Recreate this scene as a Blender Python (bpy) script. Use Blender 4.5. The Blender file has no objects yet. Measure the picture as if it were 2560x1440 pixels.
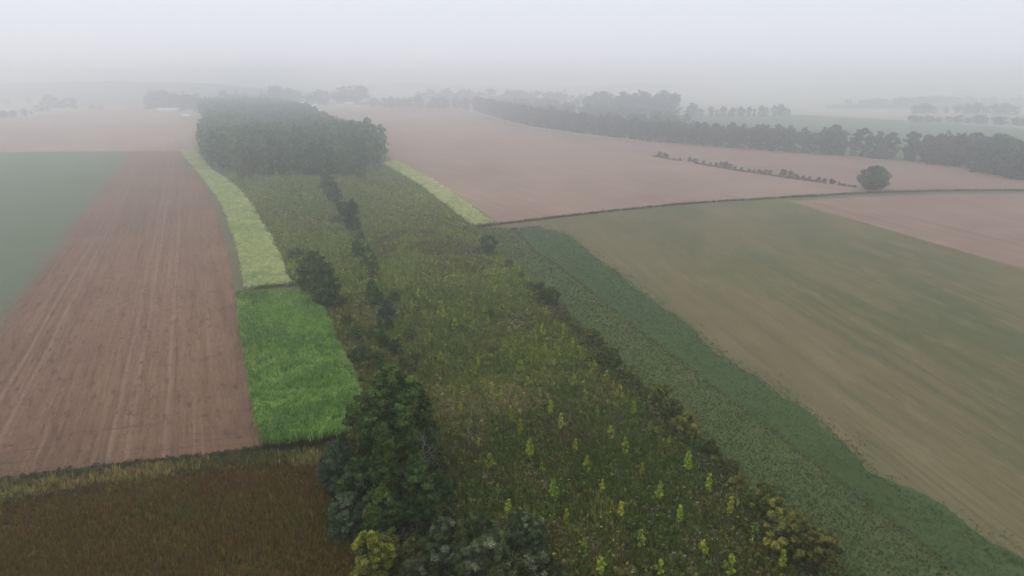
import bpy, math, random
import numpy as np
from mathutils import Vector, Matrix, Euler

# ------------------------------------------------------------------ camera, sky, sun, exposure
S = bpy.context.scene
COL = S.collection
CAM_H = 55.0
FPX = 1707.0                      # focal length in photograph pixels (2560 wide)
PITCH = math.atan((720 - 192) / FPX)
cam_d = bpy.data.cameras.new("camera")
cam_d.sensor_width = 36.0
cam_d.lens = FPX / 2560 * 36.0
cam_d.clip_start = 0.5
cam_d.clip_end = 40000
cam = bpy.data.objects.new("camera", cam_d)
COL.objects.link(cam)
cam.location = (0, 0, CAM_H)
cam.rotation_euler = (math.pi / 2 - PITCH, 0, 0)
S.camera = cam

SUN_EL, SUN_ROT = math.radians(48), math.radians(-60)
world = bpy.data.worlds.new("World")
S.world = world
world.use_nodes = True
wn, wl = world.node_tree.nodes, world.node_tree.links
wn.clear()
w_out = wn.new("ShaderNodeOutputWorld")
w_bg = wn.new("ShaderNodeBackground")
w_bg.inputs["Strength"].default_value = 0.1
w_sky = wn.new("ShaderNodeTexSky")
w_sky.sky_type = 'NISHITA'
w_sky.sun_disc = False
w_sky.sun_elevation = SUN_EL
w_sky.sun_rotation = SUN_ROT
w_sky.dust_density = 3.0
# overcast layer: brightness rises smoothly from the horizon to the zenith (standard overcast sky)
w_tc = wn.new("ShaderNodeTexCoord")
w_sep = wn.new("ShaderNodeSeparateXYZ")
wl.new(w_tc.outputs["Generated"], w_sep.inputs[0])
w_ramp = wn.new("ShaderNodeMapRange")
w_ramp.inputs["From Min"].default_value = 0.0
w_ramp.inputs["From Max"].default_value = 1.0
w_ramp.inputs["To Min"].default_value = 0.0
w_ramp.inputs["To Max"].default_value = 1.0
w_pow = wn.new("ShaderNodeMath")
w_pow.operation = 'POWER'
w_pow.use_clamp = True
w_pow.inputs[1].default_value = 1.3
w_max = wn.new("ShaderNodeMath")
w_max.operation = 'MAXIMUM'
w_max.inputs[1].default_value = 0.0
wl.new(w_sep.outputs["Z"], w_max.inputs[0])
wl.new(w_max.outputs[0], w_pow.inputs[0])
wl.new(w_pow.outputs[0], w_ramp.inputs["Value"])
w_grad = wn.new("ShaderNodeMix")
w_grad.data_type = 'RGBA'
SKY_H = (8.0, 8.22, 8.9, 1)
SKY_Z = (17.6, 18.4, 20.2, 1)
w_grad.inputs["A"].default_value = SKY_H
w_grad.inputs["B"].default_value = SKY_Z
wl.new(w_ramp.outputs["Result"], w_grad.inputs["Factor"])
w_mix = wn.new("ShaderNodeMix")
w_mix.data_type = 'RGBA'
w_mix.inputs["Factor"].default_value = 0.93     # cloud cover over the clear sky
wl.new(w_sky.outputs["Color"], w_mix.inputs["A"])
wl.new(w_grad.outputs["Result"], w_mix.inputs["B"])
wl.new(w_mix.outputs["Result"], w_bg.inputs["Color"])
wl.new(w_bg.outputs[0], w_out.inputs["Surface"])

sun_d = bpy.data.lights.new("sun", 'SUN')
sun_d.energy = 0.5
sun_d.angle = math.radians(50)
sun_d.color = (1.0, 0.98, 0.95)
sun = bpy.data.objects.new("sun", sun_d)
COL.objects.link(sun)
sun.rotation_euler = (math.pi / 2 - SUN_EL, 0, SUN_ROT)
sun.location = (0, 0, 200)

S.view_settings.view_transform = 'Standard'
S.view_settings.look = 'None'
S.view_settings.exposure = 0.0
S.view_settings.gamma = 1.0
S.view_settings.use_curve_mapping = False
S.render.engine = 'CYCLES'
S.cycles.use_denoising = True
S.cycles.volume_bounces = 8
S.cycles.max_bounces = 10
S.cycles.diffuse_bounces = 3
S.cycles.transparent_max_bounces = 8

HAZE_DENSITY = 0.0014
HAZE_TOP = 70.0
FAR = 9000.0

# ------------------------------------------------------------------ helpers
RNG = np.random.default_rng(7)
random.seed(7)
FW = np.array([0, math.cos(PITCH), -math.sin(PITCH)])
UP = np.array([0, math.sin(PITCH), math.cos(PITCH)])
RT = np.array([1.0, 0, 0])


def ray(px, py):
    d = FW * FPX + RT * (px - 1280) - UP * (py - 720)
    return d / np.linalg.norm(d)


def P(px, py, z=0.0):
    """the point at height z that the photograph shows at this pixel"""
    d = ray(px, py)
    t = (z - CAM_H) / d[2]
    return np.array([d[0] * t, d[1] * t, z])


def depth_of(p):
    return float(np.dot(np.array(p) - np.array([0, 0, CAM_H]), FW))


def height_for(base, px_top, py_top):
    """height of an upright thing standing at base whose top the photograph shows at this pixel"""
    d = ray(px_top, py_top)
    hd = math.hypot(base[0], base[1])
    return CAM_H + d[2] / math.hypot(d[0], d[1]) * hd


def heading(px):
    """ground direction that vanishes at this pixel column of the horizon"""
    d = ray(px, 192)
    return math.atan2(d[1], d[0])


def inside(poly, pts):
    poly = np.asarray(poly)[:, :2]
    x, y = pts[:, 0], pts[:, 1]
    n = len(poly)
    r = np.zeros(len(pts), bool)
    j = n - 1
    for i in range(n):
        xi, yi = poly[i]
        xj, yj = poly[j]
        with np.errstate(divide='ignore', invalid='ignore'):
            c = ((yi > y) != (yj > y)) & (x < (xj - xi) * (y - yi) / (yj - yi + 1e-12) + xi)
        r ^= c
        j = i
    return r


def dist_to_line(pts, line):
    """distance of points to a polyline on the ground"""
    best = np.full(len(pts), 1e9)
    for a, b in zip(line[:-1], line[1:]):
        a, b = np.array(a[:2]), np.array(b[:2])
        ab = b - a
        t = np.clip(((pts[:, :2] - a) @ ab) / (ab @ ab), 0, 1)
        best = np.minimum(best, np.linalg.norm(pts[:, :2] - a - t[:, None] * ab, axis=1))
    return best


def vnoise(pts, scale, seed):
    """smooth value noise 0..1 on the ground plane"""
    r = np.random.default_rng(seed).random((64, 64))
    g = pts[:, :2] / scale
    i = np.floor(g).astype(int)
    f = g - i
    f = f * f * (3 - 2 * f)
    a = r[i[:, 0] % 64, i[:, 1] % 64]
    b = r[(i[:, 0] + 1) % 64, i[:, 1] % 64]
    c = r[i[:, 0] % 64, (i[:, 1] + 1) % 64]
    d = r[(i[:, 0] + 1) % 64, (i[:, 1] + 1) % 64]
    return (a * (1 - f[:, 0]) + b * f[:, 0]) * (1 - f[:, 1]) + (c * (1 - f[:, 0]) + d * f[:, 0]) * f[:, 1]


def mesh_np(name, verts, loops, starts, totals, tint=None, mat=None, smooth=False):
    me = bpy.data.meshes.new(name)
    me.vertices.add(len(verts))
    me.vertices.foreach_set("co", np.ascontiguousarray(verts, np.float32).ravel())
    me.loops.add(len(loops))
    me.loops.foreach_set("vertex_index", np.ascontiguousarray(loops, np.int32))
    me.polygons.add(len(starts))
    me.polygons.foreach_set("loop_start", np.ascontiguousarray(starts, np.int32))
    me.polygons.foreach_set("loop_total", np.ascontiguousarray(totals, np.int32))
    if tint is not None:
        a = me.attributes.new("tint", 'FLOAT_COLOR', 'FACE')
        t4 = np.ones((len(starts), 4), np.float32)
        t4[:, :3] = tint
        a.data.foreach_set("color", t4.ravel())
    if smooth:
        me.polygons.foreach_set("use_smooth", np.ones(len(starts), bool))
    me.update(calc_edges=True)
    if mat:
        me.materials.append(mat)
    return me


def tri_mesh(name, verts, tris, tint=None, mat=None):
    n = len(tris)
    return mesh_np(name, verts, np.asarray(tris).ravel(), np.arange(n) * 3, np.full(n, 3), tint, mat)


def link(name, data, parent=None, loc=None, **props):
    o = bpy.data.objects.new(name, data)
    COL.objects.link(o)
    if parent is not None:
        o.parent = parent
    if loc is not None:
        o.location = [float(v) for v in loc]
    for k, v in props.items():
        o[k] = v
    return o


_ONES = "zeroth first second third fourth fifth sixth seventh eighth ninth tenth eleventh twelfth thirteenth fourteenth fifteenth sixteenth seventeenth eighteenth nineteenth".split()
_TENS = {2: ("twentieth", "twenty"), 3: ("thirtieth", "thirty"), 4: ("fortieth", "forty"), 5: ("fiftieth", "fifty"), 6: ("sixtieth", "sixty"), 7: ("seventieth", "seventy"), 8: ("eightieth", "eighty"), 9: ("ninetieth", "ninety")}


def ordinal(n):
    if n < 20:
        return _ONES[n]
    if n >= 100:
        return "hundred-and-" + ordinal(n - 100) if n > 100 else "hundredth"
    t, u = divmod(n, 10)
    return _TENS[t][0] if u == 0 else _TENS[t][1] + "-" + _ONES[u]


# ------------------------------------------------------------------ materials
class NT:
    def __init__(self, name):
        self.m = bpy.data.materials.new(name)
        self.m.use_nodes = True
        self.n, self.l = self.m.node_tree.nodes, self.m.node_tree.links
        self.n.clear()
        self.out = self.n.new("ShaderNodeOutputMaterial")

    def node(self, t, **kw):
        x = self.n.new(t)
        for k, v in kw.items():
            setattr(x, k, v)
        return x

    def val(self, sock, v):
        if isinstance(v, bpy.types.NodeSocket):
            self.l.new(v, sock)
        else:
            sock.default_value = v

    def math(self, op, a, b=0.0, clamp=False):
        x = self.node("ShaderNodeMath", operation=op, use_clamp=clamp)
        self.val(x.inputs[0], a)
        self.val(x.inputs[1], b)
        return x.outputs[0]

    def mix(self, f, a, b, blend='MIX'):
        x = self.node("ShaderNodeMix", data_type='RGBA', blend_type=blend)
        self.val(x.inputs["Factor"], f)
        self.val(x.inputs["A"], (*a, 1) if isinstance(a, tuple) else a)
        self.val(x.inputs["B"], (*b, 1) if isinstance(b, tuple) else b)
        return x.outputs["Result"]

    def coords(self, rot=0.0, scale=(1, 1, 1)):
        tc = self.node("ShaderNodeTexCoord")
        if rot:
            r = self.node("ShaderNodeVectorRotate", rotation_type='Z_AXIS')
            r.inputs["Angle"].default_value = -rot
            self.l.new(tc.outputs["Object"], r.inputs["Vector"])
            src = r.outputs[0]
        else:
            src = tc.outputs["Object"]
        m = self.node("ShaderNodeMapping")
        m.inputs["Scale"].default_value = scale
        self.l.new(src, m.inputs["Vector"])
        return m.outputs[0]

    def noise(self, vec, scale, detail=4.0, rough=0.55, dist=0.0):
        x = self.node("ShaderNodeTexNoise")
        x.inputs["Scale"].default_value = scale
        x.inputs["Detail"].default_value = detail
        x.inputs["Roughness"].default_value = rough
        x.inputs["Distortion"].default_value = dist
        self.l.new(vec, x.inputs["Vector"])
        return x.outputs["Fac"]

    def ramp(self, v, lo, hi, to0=0.0, to1=1.0):
        x = self.node("ShaderNodeMapRange", interpolation_type='SMOOTHSTEP')
        self.val(x.inputs["Value"], v)
        self.val(x.inputs["From Min"], lo)
        self.val(x.inputs["From Max"], hi)
        self.val(x.inputs["To Min"], to0)
        self.val(x.inputs["To Max"], to1)
        return x.outputs["Result"]

    def lane(self, vec_uv, centre, half, jitter):
        """1 inside a strip of ground |v-centre|<half, v being the across-row coordinate"""
        d = self.math('ABSOLUTE', self.math('SUBTRACT', vec_uv, centre))
        return self.ramp(d, half * (1 - jitter), half * (1 + jitter), 1.0, 0.0)

    def finish(self, color, rough=0.95, bump=None, strength=0.4, distance=0.1, spec=0.1):
        b = self.node("ShaderNodeBsdfPrincipled")
        self.val(b.inputs["Base Color"], (*color, 1) if isinstance(color, tuple) else color)
        b.inputs["Roughness"].default_value = rough
        b.inputs["Specular IOR Level"].default_value = spec
        if bump is not None:
            bm = self.node("ShaderNodeBump")
            bm.inputs["Strength"].default_value = strength
            bm.inputs["Distance"].default_value = distance
            self.l.new(bump, bm.inputs["Height"])
            self.l.new(bm.outputs[0], b.inputs["Normal"])
        self.l.new(b.outputs[0], self.out.inputs["Surface"])
        return self.m


def field_mat(name, c_lo, c_hi, rot, patch=30.0, streak=0.5, fine=0.5, row=2.5, third=None):
    """a farmed surface: broad patches, streaks along the drill rows, fine grain"""
    t = NT(name)
    flat = t.coords()
    rows = t.coords(rot, (0.02, 1.0, 1.0))           # x runs along the rows
    fuzz = t.coords(rot, (0.12, 1.0, 1.0))
    n_patch = t.noise(flat, 1.0 / patch, 5, 0.6)
    n_row = t.noise(rows, 1.0 / row, 5, 0.65)
    n_fine = t.noise(fuzz, 1.3, 8, 0.78)
    v = t.math('MULTIPLY', t.math('SUBTRACT', n_patch, 0.5), 1.6)
    v = t.math('ADD', v, t.math('MULTIPLY', t.math('SUBTRACT', n_row, 0.5), 2.2 * streak))
    v = t.math('ADD', v, t.math('MULTIPLY', t.math('SUBTRACT', n_fine, 0.5), 3.4 * fine))
    f = t.math('ADD', v, 0.5, clamp=True)
    col = t.mix(f, c_lo, c_hi)
    if third:
        n3 = t.noise(flat, 1.0 / (patch * 0.6), 6, 0.65, 0.4)
        col = t.mix(t.math('MULTIPLY', t.ramp(n3, 0.5, 0.72), 0.75), col, third)
    return t, col, n_fine, rows, flat


def leaf_mat(name, gain=1.0, vary=0.25, trans=0.18):
    """foliage: the colour of each leaf or blade is stored on it, each plant differs a little in shade"""
    t = NT(name)
    a = t.node("ShaderNodeAttribute", attribute_name="tint")
    oi = t.node("ShaderNodeObjectInfo")
    k = t.ramp(oi.outputs["Random"], 0.0, 1.0, gain * (1 - vary), gain * (1 + vary))
    hsv = t.node("ShaderNodeHueSaturation")
    t.l.new(a.outputs["Color"], hsv.inputs["Color"])
    t.l.new(k, hsv.inputs["Value"])
    h = t.math('ADD', 0.5, t.math('MULTIPLY', t.math('SUBTRACT', t.math('FRACT', t.math('MULTIPLY', oi.outputs["Random"], 7.31)), 0.5), 0.06 * (vary > 0)))
    t.l.new(h, hsv.inputs["Hue"])
    d = t.node("ShaderNodeBsdfDiffuse")
    tr = t.node("ShaderNodeBsdfTranslucent")
    mx = t.node("ShaderNodeMixShader")
    mx.inputs[0].default_value = trans
    t.l.new(hsv.outputs[0], d.inputs["Color"])
    t.l.new(hsv.outputs[0], tr.inputs["Color"])
    t.l.new(d.outputs[0], mx.inputs[1])
    t.l.new(tr.outputs[0], mx.inputs[2])
    t.l.new(mx.outputs[0], t.out.inputs["Surface"])
    return t.m


def bark_mat(name, c0, c1):
    t = NT(name)
    n = t.noise(t.coords(0, (1, 1, 0.25)), 3.0, 5, 0.7)
    return t.finish(t.mix(n, c0, c1), 0.9, n, 0.5, 0.05)


M_LEAF = leaf_mat("foliage", 1.0, 0.22)
M_FOREST = leaf_mat("wood_foliage", 1.0, 0.42)
M_HERB = leaf_mat("herb_leaves", 1.0, 0.0)
M_BARK = bark_mat("dark_bark", (0.03, 0.025, 0.02), (0.1, 0.085, 0.07))
M_PALE_BARK = bark_mat("pale_bark", (0.2, 0.19, 0.17), (0.45, 0.43, 0.4))
M_DEAD = bark_mat("dead_wood", (0.12, 0.11, 0.095), (0.27, 0.25, 0.23))
M_POST = bark_mat("weathered_wood", (0.06, 0.05, 0.04), (0.14, 0.12, 0.1))

# ------------------------------------------------------------------ ground and fields
LAYER = [0.0]


def sheet(name, poly, mat, z=None, kind="structure"):
    if z is None:
        LAYER[0] += 0.006
        z = LAYER[0]
    v = np.array([[p[0], p[1], z] for p in poly])
    area = 0.5 * np.sum(v[:, 0] * np.roll(v[:, 1], -1) - np.roll(v[:, 0], -1) * v[:, 1])
    if area < 0:
        v = v[::-1]
    me = bpy.data.meshes.new(name)
    me.from_pydata([tuple(map(float, p)) for p in v], [], [list(range(len(v)))])
    me.materials.append(mat)
    me.update()
    return link(name, me, kind=kind)


def smooth(pts, n=4):
    """a rounder, denser polyline through ground points (Catmull-Rom)"""
    p = [np.asarray(q, float) for q in pts]
    p = [2 * p[0] - p[1]] + p + [2 * p[-1] - p[-2]]
    out = []
    for i in range(1, len(p) - 2):
        for k in range(n):
            t = k / n
            a, b, c, d = p[i - 1], p[i], p[i + 1], p[i + 2]
            out.append(0.5 * (2 * b + (c - a) * t + (2 * a - 5 * b + 4 * c - d) * t * t + (3 * b - a - 3 * c + d) * t ** 3))
    out.append(p[-2])
    return out


def ragged(pts, amp, seed, step=0.7):
    """the same polyline with an uneven edge, wandering at several scales"""
    r = np.random.default_rng(seed)
    tab = r.normal(0, 1, (6, 4096))
    out, s0 = [], 0.0
    for a, b in zip(pts[:-1], pts[1:]):
        a, b = np.asarray(a, float), np.asarray(b, float)
        L = np.linalg.norm(b - a)
        n = max(1, int(L / step))
        nrm = np.array([-(b - a)[1], (b - a)[0], 0]) / max(L, 1e-6)
        for k in range(n):
            q = s0 + L * k / n
            w = 0.0
            for o, (wl, g) in enumerate(((24, 1.0), (11, 0.7), (5, 0.5), (2.4, 0.35), (1.1, 0.25))):
                i, f = divmod(q / wl, 1.0)
                f = f * f * (3 - 2 * f)
                w += g * (tab[o, int(i) % 4096] * (1 - f) + tab[o, (int(i) + 1) % 4096] * f)
            out.append(a + (b - a) * k / n + nrm * amp * w)
        s0 += L
    out.append(np.asarray(pts[-1], float))
    return out


def px(*pp, z=0.0):
    return [P(x, y, z) for x, y in pp]


R_SOIL = heading(468)
R_MEAD = heading(795)
R_STUB = heading(560)
R_RIGHT = heading(800)

# base land
t, col, nf, rows, flat = field_mat("far_land", (0.23, 0.225, 0.17), (0.37, 0.345, 0.28), R_STUB, patch=240, streak=0.3, fine=0.3, row=14)
m_land = t.finish(col)
G = FAR - 100
sheet("ground", [(-G, -300, 0), (G, -300, 0), (G, G, 0), (-G, G, 0)], m_land, z=0.0)

# rough grass between the nearer fields
t, col, nf, rows, flat = field_mat("rough_grass", (0.065, 0.07, 0.038), (0.125, 0.11, 0.065), R_STUB, patch=30, streak=0.4, fine=0.5, row=3)
m_rough = t.finish(col, bump=nf, strength=0.4)
sheet("grassland", [(-700, -250, 0), (900, -250, 0), (1100, 700, 0), (-700, 560, 0)], m_rough)

# far mosaic of fields seen through the haze
def plain_field(name, c0, c1, rot, poly, **kw):
    t, col, nf, rows, flat = field_mat(name, c0, c1, rot, **kw)
    return sheet(name, poly, t.finish(col, bump=nf, strength=0.3))


TAN0, TAN1 = (0.17, 0.115, 0.085), (0.29, 0.215, 0.165)
GRN0, GRN1 = (0.055, 0.085, 0.04), (0.09, 0.12, 0.06)
plain_field("tan_field", TAN0, TAN1, R_STUB, px((-500, 233), (560, 231), (520, 242), (-500, 246)), patch=120, row=8)
plain_field("green_field", GRN0, GRN1, R_STUB, px((130, 243), (520, 243), (480, 266), (160, 266)), patch=120, row=8)
plain_field("tan_field", TAN0, TAN1, R_STUB, px((1060, 204), (1500, 203), (1480, 208), (1080, 209)), patch=160, row=8)
plain_field("green_field", GRN0, GRN1, R_STUB, px((1700, 290), (2000, 288), (2200, 297), (2560, 322), (3100, 372), (3100, 520), (2560, 430), (2100, 385), (1700, 345)), patch=90, row=6)
plain_field("tan_field", (0.24, 0.18, 0.13), (0.36, 0.28, 0.21), R_STUB, px((1960, 286), (2270, 288), (2560, 287), (3000, 286), (3000, 310), (2560, 305), (2260, 296), (2100, 292)), patch=120, row=6)
plain_field("green_field", GRN0, GRN1, R_STUB, px((2060, 262), (2560, 255), (3000, 250), (3000, 262), (2560, 270), (2070, 272)), patch=120, row=6)

# stubble field upper left
plain_field("stubble_field", (0.19, 0.125, 0.095), (0.30, 0.215, 0.165), heading(330),
            px((-1400, 300), (-300, 297), (65, 293), (240, 272), (400, 268), (486, 293), (492, 340), (487, 377), (440, 378), (0, 381), (-900, 386), (-1600, 392)),
            patch=60, streak=0.6, fine=0.4, row=6)
# bare soil field on the left with a green crop coming up on its far side
edge = px((322, 386), (300, 420), (205, 560), (100, 705), (0, 845), (-160, 1060))
soil_right = px((445, 382), (484, 418), (512, 455), (535, 515), (553, 570), (572, 645), (588, 725), (603, 830), (622, 930), (638, 1020), (650, 1112))
soil_low = px((655, 1118), (520, 1138), (330, 1156), (120, 1182), (0, 1200), (-300, 1235), (-700, 1290))
t, col, nf, rows, flat = field_mat("bare_soil", (0.100, 0.057, 0.035), (0.200, 0.117, 0.075), R_SOIL, patch=60, streak=0.6, fine=0.55, row=1.1)
tc = t.node("ShaderNodeTexCoord")
rotn = t.node("ShaderNodeVectorRotate", rotation_type='Z_AXIS')
rotn.inputs["Angle"].default_value = -R_SOIL
t.l.new(tc.outputs["Object"], rotn.inputs["Vector"])
sx = t.node("ShaderNodeSeparateXYZ")
t.l.new(rotn.outputs[0], sx.inputs[0])
across = sx.outputs["Y"]


def across_of(p, rot):
    return -math.sin(rot) * p[0] + math.cos(rot) * p[1]


wob = t.math('MULTIPLY', t.math('SUBTRACT', t.noise(t.coords(R_SOIL, (0.02, 0.02, 1)), 1.0, 2), 0.5), 2.0)
acr = t.math('ADD', across, wob)
tracks = None
for (qx, qy) in ((232, 600), (258, 600), (372, 660), (394, 660), (428, 900)):
    c = across_of(P(qx, qy), R_SOIL)
    ln = t.lane(acr, c, 0.34, 0.6)
    tracks = ln if tracks is None else t.math('MAXIMUM', tracks, ln)
brk = t.ramp(t.noise(t.coords(R_SOIL, (0.05, 0.4, 1)), 1.0, 4), 0.2, 0.5)
tracks = t.math('MULTIPLY', tracks, t.math('MULTIPLY', brk, 0.5))
fur = t.noise(t.coords(R_SOIL, (0.012, 1, 1)), 0.62, 5, 0.72)
col = t.mix(t.math('MULTIPLY', t.ramp(fur, 0.50, 0.64), 0.42), col, (0.075, 0.046, 0.03))
col = t.mix(t.math('MULTIPLY', t.ramp(fur, 0.46, 0.34), 0.30), col, (0.235, 0.15, 0.105))
col = t.mix(tracks, col, (0.22, 0.142, 0.105))
# darker crumbs and trash lying on the soil
crumbs = t.noise(t.coords(R_SOIL, (0.45, 1, 1)), 0.55, 8, 0.75)
col = t.mix(t.math('MULTIPLY', t.ramp(crumbs, 0.54, 0.62), 0.62), col, (0.045, 0.033, 0.026))
pale = t.noise(t.coords(), 1.9, 6, 0.75)
col = t.mix(t.math('MULTIPLY', t.ramp(pale, 0.62, 0.7), 0.5), col, (0.30, 0.23, 0.19))
# the headland, worked across the rows
R_HEAD = math.atan2(*(soil_low[3] - soil_low[0])[[1, 0]])
hd = t.node("ShaderNodeVectorRotate", rotation_type='Z_AXIS')
hd.inputs["Angle"].default_value = -R_HEAD
t.l.new(tc.outputs["Object"], hd.inputs["Vector"])
hs = t.node("ShaderNodeSeparateXYZ")
t.l.new(hd.outputs[0], hs.inputs[0])
h0 = across_of(soil_low[3], R_HEAD)
dhead = t.math('ABSOLUTE', t.math('SUBTRACT', hs.outputs["Y"], h0))
headm = t.ramp(t.math('ADD', dhead, t.math('MULTIPLY', wob, 2.0)), 11.0, 17.0, 1.0, 0.0)
hrow = t.noise(t.coords(R_HEAD, (0.05, 0.9, 1)), 1.0, 6, 0.7)
col = t.mix(t.math('MULTIPLY', headm, t.math('MULTIPLY', t.ramp(hrow, 0.52, 0.68), 0.75)), col, (0.06, 0.045, 0.033))
# green seedlings
e0, e1 = edge[2], edge[4]
R_EDGE = math.atan2(e1[1] - e0[1], e1[0] - e0[0])
ed = t.node("ShaderNodeVectorRotate", rotation_type='Z_AXIS')
ed.inputs["Angle"].default_value = -R_EDGE
t.l.new(tc.outputs["Object"], ed.inputs["Vector"])
es = t.node("ShaderNodeSeparateXYZ")
t.l.new(ed.outputs[0], es.inputs[0])
sgn = t.math('SUBTRACT', across_of(e0, R_EDGE), es.outputs["Y"])
rag = t.math('MULTIPLY', t.math('SUBTRACT', t.noise(t.coords(0, (0.12, 0.12, 1)), 1.0, 6, 0.7), 0.5), 7.0)
green_in = t.ramp(t.math('ADD', sgn, rag), -1.0, 6.5)
seed = t.mix(t.noise(t.coords(R_EDGE, (0.1, 1, 1)), 0.5, 5), (0.072, 0.099, 0.058), (0.112, 0.138, 0.082))
col = t.mix(t.math('MULTIPLY', green_in, t.ramp(t.noise(t.coords(), 0.06, 6, 0.7), 0.25, 0.5, 0.72, 0.98)), col, seed)
bumph = t.math('ADD', crumbs, t.math('MULTIPLY', nf, 0.6))
m_soil = t.finish(col, bump=bumph, strength=0.8, distance=0.25)
sheet("soil_field", px((-1500, 391), (-600, 386), (0, 383), (330, 380)) + smooth(soil_right) + soil_low, m_soil)

# stubble fields on the right
hedge_line = px((930, 268), (980, 275), (1150, 308), (1400, 350), (1640, 392), (1850, 428), (2000, 450), (2140, 468), (2235, 478))
track = px((1190, 571), (1228, 564), (1300, 556), (1500, 532), (1700, 512), (1850, 502), (2000, 493), (2140, 485), (2235, 481), (2400, 478), (2560, 477), (3000, 476))
t, col, nf, rows, flat = field_mat("stubble", (0.16, 0.104, 0.074), (0.27, 0.185, 0.14), R_STUB, patch=50, streak=0.55, fine=0.45, row=3.0)
strk = t.noise(t.coords(R_STUB + 0.1, (0.012, 0.35, 1)), 1.0, 6, 0.7)
col = t.mix(t.math('MULTIPLY', t.ramp(strk, 0.55, 0.68), 0.5), col, (0.36, 0.265, 0.19))
col = t.mix(t.math('MULTIPLY', t.ramp(strk, 0.46, 0.36), 0.4), col, (0.13, 0.085, 0.065))
m_stub = t.finish(col, bump=nf, strength=0.5)
sheet("stubble_field", px((800, 275), (870, 272)) + hedge_line + track[1:9][::-1] + px((1245, 560), (1150, 490), (1060, 440), (985, 400), (900, 345), (830, 300)), m_stub)
plain_field("stubble_field", (0.145, 0.092, 0.072), (0.235, 0.158, 0.125), heading(600),
            hedge_line + px((2300, 480), (2560, 477), (3200, 476), (3200, 520), (2900, 500), (2560, 446), (2400, 418), (2200, 396), (1900, 371), (1600, 353), (1450, 338), (1320, 318), (1150, 274), (980, 267))[0:0] +
            px((2400, 478), (2560, 477), (3000, 476), (3000, 505), (2560, 446), (2400, 418), (2200, 396), (1900, 371), (1600, 353), (1450, 338), (1320, 318), (1150, 274), (980, 267)),
            patch=50, streak=0.4, fine=0.35, row=4)
t, col, nf, rows, flat = field_mat("worked_stubble", (0.135, 0.086, 0.062), (0.25, 0.168, 0.122), heading(880), patch=30, streak=0.5, fine=0.4, row=2.5)
wv = t.noise(t.coords(heading(880), (0.008, 0.5, 1)), 1.0, 4, 0.6)
col = t.mix(t.math('MULTIPLY', t.ramp(wv, 0.56, 0.64), 0.55), col, (0.075, 0.05, 0.038))
m_work = t.finish(col, bump=nf, strength=0.6)
sheet("soil_field", px((1972, 503), (2235, 489), (2400, 486), (2560, 485), (3200, 486), (3200, 856), (2560, 673), (2260, 586)), m_work)

# right meadow: young green crop along the near edge, pale and patchy beyond
crop_edge = px((1287, 571), (1332, 627), (1390, 664), (1455, 712), (1512, 760), (1590, 826), (1640, 860), (1701, 904), (1765, 956), (1862, 1027), (1922, 1072), (2016, 1147), (2099, 1207), (2162, 1256), (2234, 1309), (2400, 1442), (2700, 1670), (3050, 1930), (3300, 2115))
green_out = px((1342, 565), (1425, 590), (1452, 612), (1487, 645), (1537, 675), (1572, 712), (1640, 760), (1700, 800), (1760, 855), (1832, 907), (1892, 937), (1937, 975), (1994, 1005), (2042, 1039), (2087, 1087), (2125, 1110), (2155, 1144), (2174, 1177), (2240, 1215), (2320, 1262), (2420, 1325), (2560, 1408), (2800, 1560), (3150, 1790), (3500, 2020))
t, col, nf, rows, flat = field_mat("patchy_crop", (0.072, 0.074, 0.030), (0.130, 0.102, 0.048), R_RIGHT - 0.12, patch=40, streak=0.95, fine=0.8, row=1.8)
pt = t.noise(t.coords(R_RIGHT - 0.3, (0.3, 1, 1)), 0.045, 10, 0.74, 0.15)
# the seedlings stand thinnest in a broad zone beside the strip of older crop
ptc = t.node("ShaderNodeTexCoord")
prot = t.node("ShaderNodeVectorRotate", rotation_type='Z_AXIS')
R_BAND = math.atan2(*(crop_edge[9] - crop_edge[3])[[1, 0]])
prot.inputs["Angle"].default_value = -R_BAND
t.l.new(ptc.outputs["Object"], prot.inputs["Vector"])
psx = t.node("ShaderNodeSeparateXYZ")
t.l.new(prot.outputs[0], psx.inputs[0])
off_band = t.math('SUBTRACT', across_of(crop_edge[6], R_BAND), psx.outputs["Y"])
thin = t.math('ABSOLUTE', t.math('SUBTRACT', off_band, 0.0))
near_band = t.ramp(t.math('ADD', thin, t.math('MULTIPLY', t.math('SUBTRACT', pt, 0.5), 90.0)), 10.0, 62.0, 0.075, -0.02)
ptb = t.math('ADD', pt, near_band)
col = t.mix(t.math('MULTIPLY', t.ramp(ptb, 0.46, 0.68), 0.7), col, (0.138, 0.108, 0.057))
col = t.mix(t.math('MULTIPLY', t.ramp(ptb, 0.50, 0.36), 0.6), col, (0.056, 0.074, 0.032))
lines = t.noise(t.coords(R_RIGHT - 0.12, (0.004, 1, 1)), 1.1, 3, 0.6)
col = t.mix(t.math('MULTIPLY', t.ramp(lines, 0.54, 0.60), 0.34), col, (0.05, 0.054, 0.024))
lines2 = t.noise(t.coords(R_RIGHT - 0.12, (0.006, 1, 1)), 0.35, 3, 0.6)
col = t.mix(t.math('MULTIPLY', t.ramp(lines2, 0.50, 0.62), 0.30), col, (0.06, 0.074, 0.034))
mot = t.noise(t.coords(R_RIGHT - 0.12, (0.25, 1, 1)), 0.22, 9, 0.8)
col = t.mix(t.math('MULTIPLY', t.ramp(mot, 0.52, 0.64), 0.45), col, (0.175, 0.145, 0.085))
col = t.mix(t.math('MULTIPLY', t.ramp(mot, 0.48, 0.36), 0.40), col, (0.052, 0.068, 0.030))
m_patch = t.finish(col, bump=nf, strength=0.4)
sheet("crop_field", track[1:7] + px((1972, 503), (2260, 586), (2560, 673), (3200, 856), (3700, 1300), (3700, 2100)) + crop_edge[::-1], m_patch)
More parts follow.
